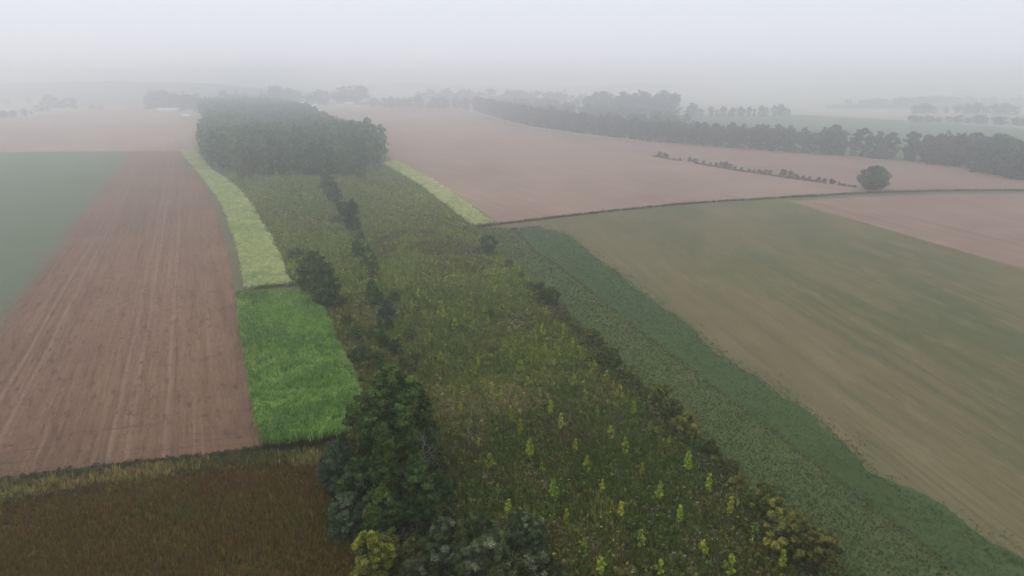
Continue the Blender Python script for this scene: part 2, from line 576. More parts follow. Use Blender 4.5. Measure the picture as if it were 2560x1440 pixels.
t, col, nf, rows, flat = field_mat("young_crop", (0.038, 0.062, 0.022), (0.052, 0.080, 0.028), R_RIGHT, patch=16, streak=0.35, fine=0.5, row=0.8)
m_young = t.finish(col, bump=nf, strength=0.5)
sheet("crop_strip", crop_edge[:-1] + ragged(smooth(green_out, 6), 0.8, 5)[::-1], m_young)

# grass margins, tracks
def grass_ground(name, c0, c1, rot=R_MEAD, third=None, patch=12):
    t, col, nf, rows, flat = field_mat(name, c0, c1, rot, patch=patch, streak=0.35, fine=0.55, row=1.5, third=third)
    return t.finish(col, bump=nf, strength=0.6)


m_margin = grass_ground("margin_grass", (0.050, 0.070, 0.024), (0.076, 0.094, 0.034))
m_meadow = grass_ground("weedy_ground", (0.055, 0.060, 0.022), (0.115, 0.112, 0.044), third=(0.085, 0.052, 0.034))
m_olive = grass_ground("olive_grass", (0.08, 0.08, 0.045), (0.13, 0.115, 0.07))
m_dark = grass_ground("dark_grass", (0.03, 0.036, 0.02), (0.06, 0.065, 0.035))
m_yellow = grass_ground("dry_grass", (0.11, 0.095, 0.04), (0.18, 0.15, 0.062))
m_brownweed = grass_ground("brown_weeds", (0.04, 0.024, 0.010), (0.07, 0.042, 0.018))
m_pale = grass_ground("pale_litter", (0.16, 0.18, 0.06), (0.24, 0.26, 0.1))
m_stem = grass_ground("crop_floor", (0.04, 0.05, 0.02), (0.07, 0.06, 0.03))

hedge_edge = px((962, 418), (1060, 475), (1110, 512), (1182, 572), (1232, 622), (1290, 672), (1345, 722), (1400, 770), (1460, 832), (1560, 925), (1650, 1008), (1750, 1104), (1870, 1232), (1980, 1345), (2080, 1442), (2300, 1660), (2560, 1930))
sheet("grass_margin", hedge_edge[3:] + crop_edge[::-1], m_margin)
strip_l = px((958, 412), (1010, 440), (1062, 474), (1112, 515), (1182, 570))
strip_r = px((985, 404), (1060, 443), (1112, 473), (1165, 512), (1228, 563))
sheet("grass_margin", px((985, 400), (1060, 436), (1150, 490), (1248, 560), (1230, 566)) + strip_r[::-1], m_olive)
track_w = []
for p in track:
    track_w.append(p)
sheet("grass_track", [p + np.array([0, -0.9, 0]) for p in track] + [p + np.array([0, 1.5, 0]) for p in track[::-1]], m_dark)

meadow_left = px((560, 452), (600, 480), (640, 530), (665, 575), (700, 650), (740, 712), (812, 770), (842, 850), (872, 905), (905, 985), (885, 1085), (800, 1130), (815, 1215), (850, 1300), (880, 1370), (895, 1440), (900, 1560), (905, 1700), (905, 1950))
sheet("meadow", meadow_left + hedge_edge[::-1] + px((905, 402), (800, 400), (600, 400), (520, 400)), m_meadow)
# paths and strips beside the pale crop
pale_l = px((450, 381), (498, 437), (540, 490), (565, 532), (580, 575), (595, 620), (606, 670), (616, 726))
pale_r = px((492, 381), (524, 425), (565, 452), (596, 481), (626, 517), (648, 557), (676, 602), (698, 652), (722, 717))
sheet("grass_path", smooth(soil_right[:7]) + px((592, 728), (616, 727)) + smooth(pale_l)[::-1], m_olive)
sheet("grass_path", smooth(pale_r) + px((742, 716), (703, 648), (668, 575), (643, 528), (605, 480), (566, 446), (530, 415), (500, 381)), m_dark)
sheet("crop_floor", smooth(pale_l) + smooth(pale_r)[::-1], m_pale)
sheet("crop_floor", strip_l + strip_r[::-1], m_pale)
sheet("grass_strip", px((492, 378), (488, 295), (510, 295), (522, 332), (500, 360), (497, 378)), m_pale)
sheet("crop_floor", px((594, 732), (606, 832), (625, 932), (641, 1025), (652, 1118), (760, 1112), (880, 1090), (905, 992), (872, 910), (842, 855), (812, 776), (740, 722)), m_stem)
# margins and brown weed field, near left
low_top = px((-700, 1286), (-300, 1233), (0, 1199), (120, 1181), (330, 1155), (520, 1137), (655, 1117), (780, 1108), (880, 1092))
yel_top = px((-700, 1330), (-300, 1262), (0, 1216), (180, 1196), (400, 1166), (560, 1150), (700, 1138), (815, 1132))
yel_low = px((-700, 1400), (-300, 1318), (0, 1262), (160, 1236), (300, 1214), (480, 1186), (600, 1172), (790, 1166))
field_right = px((818, 1228), (850, 1310), (868, 1340), (885, 1410), (892, 1480), (895, 1700), (895, 1950))
sheet("grass_margin", low_top + yel_top[::-1], m_dark)
sheet("grass_strip", yel_top + yel_low[::-1], m_yellow)
sheet("weed_field", yel_low + field_right + px((-900, 1950)), m_brownweed)

# the haze: one box of even, thin fog round everything
bpy.ops.mesh.primitive_cube_add(size=1)
hz = bpy.context.object
hz.name = "haze"
hz.data.name = "haze"
hz.dimensions = (2 * FAR, FAR + 400, HAZE_TOP + 1.0)
hz.location = (0, (FAR - 400) / 2, (HAZE_TOP - 1.0) / 2)
hz["kind"] = "stuff"
hm = bpy.data.materials.new("haze")
hm.use_nodes = True
hn = hm.node_tree.nodes
hn.clear()
ho = hn.new("ShaderNodeOutputMaterial")
hv = hn.new("ShaderNodeVolumePrincipled")
hv.inputs["Color"].default_value = (0.93, 0.97, 1.0, 1)
hv.inputs["Absorption Color"].default_value = (1, 1, 1, 1)
hv.inputs["Density"].default_value = HAZE_DENSITY
hv.inputs["Anisotropy"].default_value = 0.84
hm.node_tree.links.new(hv.outputs[0], ho.inputs["Volume"])
hz.data.materials.append(hm)

# the distant wooded ridge
def ridge(name, line, width, mat):
    vs, fs = [], []
    k = 9
    for i, (x, y, h) in enumerate(line):
        for j in range(k):
            s = j / (k - 1) * 2 - 1
            vs.append((x, y + s * width, h * math.cos(s * math.pi / 2) ** 1.2 - 0.4))
    for i in range(len(line) - 1):
        for j in range(k - 1):
            a = i * k + j
            fs.append((a, a + k, a + k + 1, a + 1))
    me = bpy.data.meshes.new(name)
    me.from_pydata(vs, [], fs)
    me.materials.append(mat)
    for p in me.polygons:
        p.use_smooth = True
    return link(name, me, kind="structure")


t, col, nf, rows, flat = field_mat("ridge_woods", (0.03, 0.045, 0.03), (0.09, 0.1, 0.06), 0.3, patch=150, streak=0.2, fine=0.5, row=30)
m_ridge = t.finish(col)
line = []
rr = np.random.default_rng(3)
for i in range(60):
    qx = -900 + i * 30
    d = 2100
    p = ray(qx, 200)
    h = 30 + 14 * math.exp(-((qx - 330) / 260) ** 2) + rr.normal(0, 1.0)
    if qx > 560:
        h *= max(0.1, 1 - (qx - 560) / 350)
    line.append((p[0] / p[1] * d, d + 0.08 * (p[0] / p[1] * d), max(2.0, h)))
ridge("hill", line, 260, m_ridge)
line = []
for i in range(50):
    qx = 900 + i * 50
    d = 3000
    p = ray(qx, 200)
    h = 22 + 12 * math.sin(i * 0.55) + rr.normal(0, 1.2)
    line.append((p[0] / p[1] * d, d, max(3.0, h)))
ridge("hill", line, 300, m_ridge)
# ------------------------------------------------------------------ plants: crowns, trunks, tufts
def pick(rng, palette, n):
    pal = np.array([c[:3] for c in palette], float)
    w = np.array([c[3] if len(c) > 3 else 1.0 for c in palette], float)
    return pal[rng.choice(len(pal), n, p=w / w.sum())]


def leaf_cloud(rng, centres, radii, n, size, palette, flat=0.75, up=0.25, core=0.55, wild=0.55, clump_tint=0.18, leaf_tint=0.22, slim=0.55):
    """leaf sprays spread over many overlapping clumps: vertices, triangles, tint"""
    nc = len(centres)
    w = radii ** 2
    ci = rng.choice(nc, n, p=w / w.sum())
    d = rng.normal(size=(n, 3))
    d[:, 2] += up
    d /= np.linalg.norm(d, axis=1)[:, None]
    rad = radii[ci] * (core + (1.12 - core) * rng.random(n) ** 0.6)
    off = d * rad[:, None]
    off[:, 2] *= flat
    c = centres[ci] + off
    nrm = d + rng.normal(0, wild, (n, 3))
    nrm[:, 2] += 0.3
    nrm /= np.linalg.norm(nrm, axis=1)[:, None]
    t = np.cross(nrm, rng.normal(size=(n, 3)))
    t /= np.linalg.norm(t, axis=1)[:, None]
    b = np.cross(nrm, t)
    s = size * (0.55 + 0.9 * rng.random(n))
    L, Wd = (t * s[:, None]), (b * (s * slim)[:, None])
    fold = nrm * (s * 0.22)[:, None]
    V = np.stack([c - L, c + Wd - fold, c + L, c - Wd - fold], 1).reshape(-1, 3)
    base = np.arange(n)[:, None] * 4
    T = np.concatenate([base + [0, 1, 2], base + [0, 2, 3]], 1).reshape(-1, 3)
    ct = pick(rng, palette, nc) * (1 + rng.normal(0, clump_tint, nc))[:, None]
    lt = np.clip(ct[ci] * (1 + rng.normal(0, leaf_tint, n))[:, None], 0.004, 0.8)
    return V, T, np.repeat(lt, 2, 0)


PROFILE = {
    "round": lambda t: np.sqrt(np.clip(1 - (2 * t - 0.95) ** 2, 0.02, 1)),
    "oval": lambda t: np.clip(np.sin(np.pi * np.clip(t * 0.93 + 0.07, 0, 1)) ** 0.6, 0.1, 1),
    "cone": lambda t: np.clip(1.05 - t, 0.06, 1) ** 0.75,
    "column": lambda t: np.clip(np.minimum(1, (1.04 - t) * 2.6), 0.1, 1) ** 0.7 * np.clip(0.6 + t * 2, 0, 1),
    "bush": lambda t: np.sqrt(np.clip(1 - t ** 2, 0.03, 1)),
    "spindle": lambda t: np.clip(np.sin(np.pi * (0.12 + 0.88 * t) ** 0.8), 0.08, 1),
}


def crown(seed, shape, z0, z1, rad, n_clump, n_leaf, size, palette, mat, clump=0.24, lean=(0, 0), inner=0.25, squash=(1, 1), name="crown", slim=0.55, wild=0.42, lump=0.22):
    rng = np.random.default_rng(seed)
    t = rng.random(n_clump) ** 0.85
    w = PROFILE[shape](t) * rad
    a = rng.random(n_clump) * 2 * math.pi
    lob = 1 + lump * np.sin(a * 3 + rng.random() * 6) * np.sin(t * 7 + rng.random() * 6) + rng.normal(0, lump * 0.6, n_clump)
    r = w * lob * np.where(rng.random(n_clump) < inner, rng.random(n_clump) * 0.6, 0.62 + 0.32 * rng.random(n_clump))
    C = np.stack([np.cos(a) * r * squash[0] + lean[0] * t, np.sin(a) * r * squash[1] + lean[1] * t, z0 + (z1 - z0) * t], 1)
    R = np.clip(clump * rad * (0.6 + 0.8 * rng.random(n_clump)), 0.05, None) * (0.55 + 0.45 * PROFILE[shape](t))
    C[:, 2] = np.minimum(C[:, 2], z1 - R * 0.6)
    C[:, 2] = np.maximum(C[:, 2], R * 0.35)
    V, T, c = leaf_cloud(rng, C, R, n_leaf, size, palette, slim=slim, wild=wild)
    V[:, 2] = np.maximum(V[:, 2], 0.02)
    return tri_mesh(name, V, T, c, mat)


def tube(paths, sides=6):
    """tapered limbs: each path is a list of (x, y, z, radius)"""
    V, F = [], []
    for path in paths:
        path = [np.array(p, float) for p in path]
        o = len(V)
        for i, p in enumerate(path):
            a = path[max(0, i - 1)][:3]
            b = path[min(len(path) - 1, i + 1)][:3]
            d = (b - a) / max(1e-6, np.linalg.norm(b - a))
            u = np.cross(d, [0.3, 0.9, 0.1])
            u /= np.linalg.norm(u)
            v = np.cross(d, u)
            for k in range(sides):
                an = 2 * math.pi * k / sides
                V.append(p[:3] + p[3] * (u * math.cos(an) + v * math.sin(an)))
        for i in range(len(path) - 1):
            for k in range(sides):
                A, B = o + i * sides + k, o + i * sides + (k + 1) % sides
                F.append((A, B, B + sides, A + sides))
        F.append(tuple(o + (len(path) - 1) * sides + k for k in range(sides)))
    return V, F


def trunk_mesh(seed, h, r, mat, limbs=6, spread=1.5, start=0.35, lean=(0, 0), sides=6, name="trunk"):
    rng = np.random.default_rng(seed)
    main = []
    for i in range(6):
        t = i / 5
        main.append((lean[0] * t + rng.normal(0, 0.02 * h * t), lean[1] * t + rng.normal(0, 0.02 * h * t), h * t - 0.15 * (i == 0), r * (1.25 - 1.05 * t) if i else r * 1.5))
    paths = [main]
    for k in range(limbs):
        t = start + (0.9 - start) * rng.random()
        i = min(4, int(t * 5))
        f = t * 5 - i
        b = np.array(main[i]) * (1 - f) + np.array(main[i + 1]) * f
        a = rng.random() * 2 * math.pi
        L = spread * (0.6 + 0.5 * rng.random()) * (1.15 - t * 0.6)
        e = b[:3] + np.array([math.cos(a) * L, math.sin(a) * L, L * (0.5 + 0.5 * rng.random())])
        m = (b[:3] + e) / 2 + np.array([0, 0, -0.1 * L])
        paths.append([(*b[:3], b[3] * 0.6), (*m, b[3] * 0.42), (*e, b[3] * 0.15)])
    V, F = tube(paths, sides)
    me = bpy.data.meshes.new(name)
    me.from_pydata([tuple(map(float, v)) for v in V], [], F)
    me.materials.append(mat)
    for p in me.polygons:
        p.use_smooth = True
    return me


def plant(name, label, category, loc, parts, group=None, rot=0.0, scale=1.0, zscale=None):
    """an Empty at the foot of the plant with its trunk and crown under it"""
    e = bpy.data.objects.new(name, None)
    e.empty_display_size = 0.5
    COL.objects.link(e)
    e.location = [float(loc[0]), float(loc[1]), float(loc[2]) if len(loc) > 2 else 0.0]
    e.rotation_euler = (0, 0, rot)
    e.scale = (scale, scale, zscale if zscale is not None else scale)
    e["label"], e["category"] = label, category
    if group:
        e["group"] = group
    for nm, me in parts:
        o = bpy.data.objects.new(nm, me)
        COL.objects.link(o)
        o.parent = e
    return e


# colours of leaves as they are
DARK = [(0.0374, 0.068, 0.0173, 3.0), (0.0519, 0.0885, 0.0216, 3.0), (0.0647, 0.0987, 0.0238, 2.0), (0.0777, 0.1021, 0.0216, 1.0)]
WILLOW = [(0.050, 0.066, 0.032, 3), (0.066, 0.084, 0.044, 2), (0.040, 0.054, 0.026, 2)]
SILVER = [(0.0735, 0.092, 0.0391, 3.0), (0.1208, 0.142, 0.0748, 2.0), (0.0441, 0.058, 0.0238, 3.0), (0.1785, 0.2, 0.119, 1.0)]
OLIVE = [(0.077, 0.09, 0.0264, 3.0), (0.0986, 0.1056, 0.0312, 2.0), (0.0647, 0.0776, 0.024, 2.0)]
BRIGHT = [(0.0442, 0.0884, 0.0216, 3.0), (0.0598, 0.1066, 0.0264, 2.0), (0.039, 0.0715, 0.0216, 2.0)]
YELLOW = [(0.1594, 0.1479, 0.0228, 3.0), (0.2019, 0.1785, 0.0285, 2.0), (0.1169, 0.1173, 0.0209, 2.0)]
LIME = [(0.215, 0.255, 0.026, 3), (0.26, 0.285, 0.034, 2), (0.165, 0.21, 0.024, 2)]
OCHRE = [(0.1544, 0.1444, 0.0299, 3.0), (0.1111, 0.1128, 0.0246, 2.0), (0.1852, 0.1718, 0.037, 1.0), (0.0741, 0.0825, 0.0211, 2.0)]
RUST = [(0.0904, 0.0696, 0.0264, 3.0), (0.0691, 0.06, 0.0231, 3.0), (0.1062, 0.0864, 0.0313, 1.0), (0.0531, 0.06, 0.0206, 2.0)]
POPLAR = [(0.0741, 0.1163, 0.0432, 3.0), (0.0969, 0.1431, 0.0508, 2.0), (0.0598, 0.0925, 0.0381, 2.0)]
BELT = [(0.040, 0.056, 0.032, 3), (0.050, 0.066, 0.036, 2), (0.034, 0.046, 0.028, 2)]


# ------------------------------------------------------------------ the dark group of trees beside the green crop
def base_at(x, y):
    return P(x, y)


def big_tree(label, bx, by, tx, ty, width_px, shape, palette, seed, clumps=110, leaves=11000, leaf=0.25, name="broadleaf_tree", category="tree", group="trees of the dark clump by the crop", lean=(0, 0), low=0.1, bark=None, slim=0.55, squash=(1, 1), limbs=9, clump=0.165, mat=None, lump=0.24, wild=0.6):
    b = base_at(bx, by)
    h = max(1.2, height_for(b, tx, ty))
    r = width_px / 2 * depth_of((b[0], b[1], h / 2)) / FPX
    cm = crown(seed, shape, h * low, h, r, int(clumps * 1.9), int(leaves * 1.7), leaf, palette, mat or M_LEAF, clump=clump, lean=lean, squash=squash, slim=slim, lump=lump, wild=wild)
    tm = trunk_mesh(seed + 1, h * 0.88, max(0.07, 0.017 * h), bark or M_BARK, limbs=limbs, spread=r * 0.75, lean=lean, start=0.2)
    return plant(name, label, category, b, [("trunk", tm), ("crown", cm)], group)


GC = "trees of the dark clump by the crop"
big_tree("tallest dark tree of the clump with a broad rounded top beside the green crop", 992, 1215, 985, 912, 172, "oval", DARK, 11, 170, 18000)
big_tree("dark steep-sided tree forming the right shoulder of the dense clump", 1046, 1205, 1045, 958, 100, "oval", DARK[:3], 21, 110, 12000)
big_tree("olive green tree leaning over the edge of the green crop", 926, 1160, 920, 985, 118, "round", OLIVE[1:] + DARK, 31, 90, 9000, low=0.2)
big_tree("pointed dark olive tree standing in front of the tall clump", 970, 1300, 962, 1066, 104, "cone", OLIVE[:1] + DARK, 41, 110, 13000)
big_tree("grey-green rounded willow at the upper corner of the brown weed field", 848, 1232, 846, 1106, 92, "round", WILLOW, 51, 70, 8000, leaf=0.24, low=0.06)
big_tree("grey-green willow in the middle of the clump above the weed field corner", 906, 1290, 902, 1146, 108, "round", WILLOW[:1] + DARK, 61, 80, 9500, low=0.06)
big_tree("low spreading grey willow bulging over the right edge of the weed field", 872, 1338, 874, 1236, 104, "bush", WILLOW, 71, 70, 8500, leaf=0.24, low=0.03)
big_tree("very dark dense tree on the shaded right foot of the clump", 1044, 1310, 1042, 1142, 106, "oval", DARK[:2], 81, 90, 10000, low=0.05)
big_tree("dark low tree filling the foot of the clump above the yellow bush", 955, 1345, 955, 1225, 118, "bush", DARK, 91, 80, 9000, low=0.03)
big_tree("bright green loose tree on the meadow side of the dark clump", 1098, 1300, 1095, 1180, 64, "oval", BRIGHT, 101, 70, 7000, leaf=0.26, low=0.05)
big_tree("small bright green tree below the bright one at the meadow edge", 1108, 1335, 1110, 1262, 46, "oval", BRIGHT[:2] + OLIVE, 111, 40, 3500, leaf=0.24, low=0.05)
big_tree("yellow autumn bush beside the near corner of the brown weed field", 935, 1480, 934, 1334, 106, "round", YELLOW, 121, 60, 6500, leaf=0.21, low=0.1, name="yellow_bush", category="bush", group=None, clump=0.15, wild=0.9)
big_tree("yellowish thin shrub between the yellow bush and the grey willow", 1030, 1425, 1030, 1345, 52, "round", OLIVE + YELLOW[2:], 131, 26, 1500, leaf=0.2, name="yellow_bush", category="bush", group=None)
big_tree("olive shrub just behind the yellow autumn bush", 975, 1400, 978, 1328, 66, "bush", OLIVE + YELLOW[2:], 135, 30, 2400, leaf=0.2, name="olive_bush", category="bush", group=None)
GW = "silvery willow shrubs of the foreground"
sil = dict(name="willow_shrub", category="shrub", group=GW, leaf=0.24, slim=0.2, low=0.03, limbs=18, clump=0.115, wild=1.1, lump=0.12)
big_tree("tallest silvery willow shrub beside the dark hollow under the trees", 1118, 1470, 1112, 1298, 150, "bush", SILVER, 141, 90, 12000, **sil)
big_tree("broad silvery willow shrub in the centre of the foreground thicket", 1215, 1500, 1215, 1345, 210, "bush", SILVER, 151, 120, 15000, **sil)
big_tree("silvery willow shrub behind the broad one with loose upright twigs", 1200, 1390, 1200, 1292, 110, "bush", SILVER, 161, 60, 6000, **sil)
big_tree("thin grey-green willow shrub around the saplings nearest the thicket", 1312, 1372, 1310, 1285, 130, "bush", SILVER + OLIVE[:1], 171, 70, 5000, **sil)
big_tree("low silvery willow shrub on the meadow side of the thicket", 1345, 1500, 1345, 1385, 170, "bush", SILVER, 181, 80, 8000, **sil)
big_tree("small silvery willow shrub at the foot of the thicket beside the yellow bush", 1035, 1500, 1035, 1400, 90, "bush", SILVER, 186, 40, 3600, **sil)


# bare dead trees among the clump
def dead_tree(label, bx, by, tx, ty, seed, spread):
    b = base_at(bx, by)
    h = height_for(b, tx, ty)
    rng = np.random.default_rng(seed)
    e = plant("dead_tree", label, "dead tree", b, [], "dead trees in the clump")
    main = [(0, 0, -0.1, 0.16), (0.1, 0.05, h * 0.3, 0.12), (-0.1, 0.1, h * 0.65, 0.07), (0.1, 0, h, 0.02)]
    V, F = tube([main], 6)
    me = bpy.data.meshes.new("trunk")
    me.from_pydata([tuple(map(float, v)) for v in V], [], F)
    me.materials.append(M_DEAD)
    link("trunk", me, e)
    for k in range(16):
        t = 0.45 + 0.5 * rng.random()
        a = rng.random() * 6.28
        L = spread * (0.5 + 0.6 * rng.random())
        b0 = np.array([0, 0.05, h * t])
        e0 = b0 + np.array([math.cos(a) * L, math.sin(a) * L, L * (0.5 + 0.6 * rng.random())])
        m0 = (b0 + e0) / 2 + rng.normal(0, 0.12, 3)
        tw = []
        for q in range(4):
            s0 = m0 + (e0 - m0) * q / 4
            tw.append([(*s0, 0.025), (*(s0 + rng.normal(0, 0.4, 3) + [0, 0, 0.5]), 0.012)])
        V, F = tube([[(*b0, 0.07), (*m0, 0.05), (*e0, 0.018)]] + tw, 4)
        me = bpy.data.meshes.new("branch")
        me.from_pydata([tuple(map(float, v)) for v in V], [], F)
        me.materials.append(M_DEAD)
        link("branch", me, e)


dead_tree("bare grey dead tree beside the shaded right foot of the clump", 1062, 1235, 1062, 1092, 5, 2.0)
dead_tree("grey bare limbs sticking out of the tallest dark tree", 1030, 1130, 1034, 958, 6, 1.6)

# ------------------------------------------------------------------ trees and shrubs along the ditch in the meadow
GD = "trees along the meadow ditch"
dt = dict(group=GD, name="ditch_tree")
big_tree("large dark tree standing at the top corner of the green crop", 816, 776, 812, 655, 68, "oval", DARK, 201, 90, 6500, leaf=0.36, low=0.04, **dt)
big_tree("dark tree behind the large one at the crop corner with a blunt top", 786, 728, 786, 628, 74, "round", DARK + OLIVE[2:], 211, 80, 5500, leaf=0.38, low=0.05, **dt)
big_tree("narrow dark conical tree on the ditch halfway to the poplar wood", 884, 582, 880, 499, 38, "column", DARK, 221, 60, 3200, leaf=0.42, low=0.02, **dt)
big_tree("dark narrow tree on the ditch close to the poplar wood", 838, 512, 836, 456, 34, "column", DARK + WILLOW, 231, 40, 2000, leaf=0.45, low=0.02, **dt)
big_tree("second dark tree on the ditch near the wood, beside the pale round shrub", 862, 548, 858, 505, 34, "oval", DARK + WILLOW[:1], 241, 40, 1800, leaf=0.42, low=0.02, **dt)
big_tree("slim dark tree against the front edge of the poplar wood", 812, 476, 812, 432, 24, "column", DARK, 246, 30, 1200, leaf=0.45, low=0.02, **dt)
big_tree("olive thin tree growing beside the pale dead stem on the ditch", 935, 700, 934, 636, 30, "column", OLIVE, 251, 36, 1600, leaf=0.36, low=0.02, **dt)
big_tree("dark green tree on the ditch level with the corner of the green crop", 938, 768, 934, 706, 44, "oval", DARK + WILLOW[:1], 261, 46, 2600, leaf=0.34, low=0.03, **dt)
big_tree("dark shrubby tree on the ditch below the conical one", 896, 648, 894, 600, 34, "oval", DARK + WILLOW[:1], 271, 40, 1700, leaf=0.36, low=0.02, **dt)
ds = dict(group="shrubs along the meadow ditch", name="ditch_shrub", category="shrub")
big_tree("round grey-green shrub below the dark ditch tree", 968, 796, 966, 752, 46, "bush", WILLOW, 281, 34, 1900, leaf=0.28, low=0.03, **ds)
big_tree("low pale round shrub beside the ditch near the poplar wood", 846, 560, 846, 536, 36, "bush", WILLOW + SILVER[:1], 291, 26, 1100, leaf=0.36, low=0.03, **ds)
big_tree("narrow very dark shrub in the ditch past the grey-green one", 952, 858, 950, 794, 20, "column", DARK[:2], 301, 26, 1300, leaf=0.28, low=0.02, **ds)
big_tree("dark low shrub in the ditch right above the tall clump", 988, 892, 986, 850, 42, "bush", DARK[:2], 311, 30, 1600, leaf=0.26, low=0.02, **ds)
big_tree("low dark shrub beside the trees at the crop corner", 738, 646, 736, 622, 46, "bush", DARK + WILLOW, 321, 26, 1100, leaf=0.34, low=0.02, **ds)
big_tree("dark round bush alone in the weedy meadow", 1226, 796, 1226, 774, 30, "bush", DARK + WILLOW[:1], 331, 24, 1100, leaf=0.24, low=0.02, group=None, name="dark_bush", category="bush")
more = [("dark shrub just below the conical ditch tree", 902, 606, 902, 580, 26), ("dark shrub on the ditch between the low tree and the olive one", 912, 668, 911, 640, 24), ("dark shrub on the far side of the olive ditch tree", 922, 640, 922, 612, 20),
        ("dark shrub at the foot of the olive ditch tree", 930, 724, 930, 700, 26), ("dark shrub joining the dark ditch tree from above", 926, 752, 925, 718, 26), ("dark shrub right under the round grey-green one", 972, 826, 972, 796, 26),
        ("dark shrub next to the narrow very dark one", 962, 872, 961, 836, 28), ("dark shrub at the far end of the ditch by the wood", 822, 496, 822, 470, 24), ("dark shrub between the two ditch trees near the wood", 850, 530, 850, 505, 24), ("dark shrub on the ditch just above the conical tree", 872, 565, 872, 535, 26)]
for i, (lb, bx, by, tx, ty, w) in enumerate(more):
    big_tree(lb, bx, by, tx, ty, w, "bush", DARK + WILLOW[2:], 1500 + i * 3, 26, 1300, leaf=0.3, low=0.02, **ds)
yb = [("feathery yellow-green bush beside the edge of the green crop", 893, 855, 886, 812, 40), ("small yellow-green bush on the meadow left of the ditch shrub", 930, 850, 930, 812, 26),
      ("large yellow-green bush between the crop edge and the ditch", 905, 905, 905, 862, 60), ("yellow-green bush in front of the ditch above the tall clump", 945, 925, 945, 882, 56),
      ("rounded yellow-green bush behind the crown of the tall tree", 1010, 935, 1010, 890, 54), ("yellow-green bush on the meadow side of the ditch", 1040, 905, 1040, 868, 44),
      ("loose yellow-green bush beside the dark low ditch shrub", 1025, 850, 1025, 820, 34), ("yellow-green bush just beyond the round grey-green ditch shrub", 985, 760, 985, 728, 34),
      ("small yellow-green bush on the left meadow below the crop corner trees", 868, 815, 868, 788, 30), ("olive bush at the foot of the trees by the crop corner", 855, 770, 855, 740, 34)]
for i, (lb, bx, by, tx, ty, w) in enumerate(yb):
    big_tree(lb, bx, by, tx, ty, w, "bush", BRIGHT[1:2] + OLIVE + [(0.085, 0.10, 0.024, 4)], 340 + i * 3, 34, 1900, leaf=0.24, low=0.03, name="meadow_bush", category="bush", group="yellow-green bushes by the ditch", limbs=5)
# pale dead stems in the ditch
for lb, bx, by, tx, ty in (("pale bare stem on the ditch beside the olive tree", 916, 660, 914, 590), ("leaning dark dead trunk on the ditch by the olive tree", 925, 690, 922, 645)):
    b = P(bx, by)
    h = height_for(b, tx, ty)
    e = plant("dead_tree", lb, "dead tree", b, [], "dead trees in the ditch")
    link("trunk", trunk_mesh(int(bx), h, 0.10, M_DEAD if bx < 920 else M_BARK, limbs=3, spread=0.8, start=0.5), e)

# ------------------------------------------------------------------ bushes of the hedge between meadow and grass margin
GH = "bushes of the hedge beside the grass margin"
hd_ = dict(name="hedge_bush", category="bush", group=GH)
hb = [
    ("grey-green thin bush at the far corner of the hedge", 1222, 642, 1220, 588, 50, "round", WILLOW, 1500),
    ("dark bush in the hedge with a brownish twin in front", 1352, 762, 1350, 706, 44, "round", DARK + OLIVE[:1], 2200),
    ("brownish rounded bush joined to the dark hedge bush", 1376, 768, 1376, 718, 42, "round", RUST + DARK[:1], 2000),
    ("ochre and dark bush in the hedge above the lone dark one", 1478, 866, 1478, 822, 40, "round", OCHRE + DARK[:1], 2000),
    ("small rusty bush at the foot of the ochre and dark one", 1500, 876, 1502, 846, 28, "bush", RUST, 1100),
    ("dark green spreading bush of the hedge with pale top twigs", 1526, 925, 1526, 870, 54, "round", DARK + OLIVE[:2], 2800),
    ("yellow bush at the far end of the three yellow hedge bushes", 1650, 1020, 1648, 960, 52, "round", YELLOW[2:] + OCHRE, 3000),
    ("middle one of the three yellow hedge bushes, half merged with its neighbours", 1680, 1052, 1678, 1000, 50, "round", YELLOW[2:] + OLIVE, 2800),
    ("ochre yellow bush at the near end of the three yellow hedge bushes", 1716, 1098, 1715, 1032, 58, "round", OCHRE + YELLOW[2:], 3600),
    ("twiggy grey-brown bush with bare pale tips in the hedge", 1772, 1148, 1772, 1098, 52, "bush", RUST[:2] + SILVER[3:] + OLIVE, 1500),
    ("low rusty bush between the twiggy bush and the olive one", 1822, 1190, 1822, 1150, 48, "bush", RUST, 1800),
    ("olive and yellow bush in the hedge with dark shade at its foot", 1915, 1300, 1915, 1208, 76, "round", OCHRE + OLIVE + DARK[2:], 5200),
    ("largest ochre bush of the hedge, nearest but one", 1968, 1388, 1968, 1278, 104, "round", OCHRE + OLIVE[:1], 8000),
    ("reddish-brown loose bush at the near end of the hedge", 2046, 1436, 2046, 1325, 84, "round", RUST + OCHRE[:2], 4500),
    ("dark low bush at the foot of the reddish-brown hedge bush", 2075, 1500, 2075, 1415, 90, "bush", RUST[1:] + DARK, 3500),
]
for i, (lb, bx, by, tx, ty, w, sh, pal, nl) in enumerate(hb):
    big_tree(lb, bx, by, tx, ty, w * 1.05, sh, pal, 500 + i * 7, 20 + nl // 90, nl, leaf=0.2 if by > 900 else 0.26, low=0.06, limbs=8, **hd_)

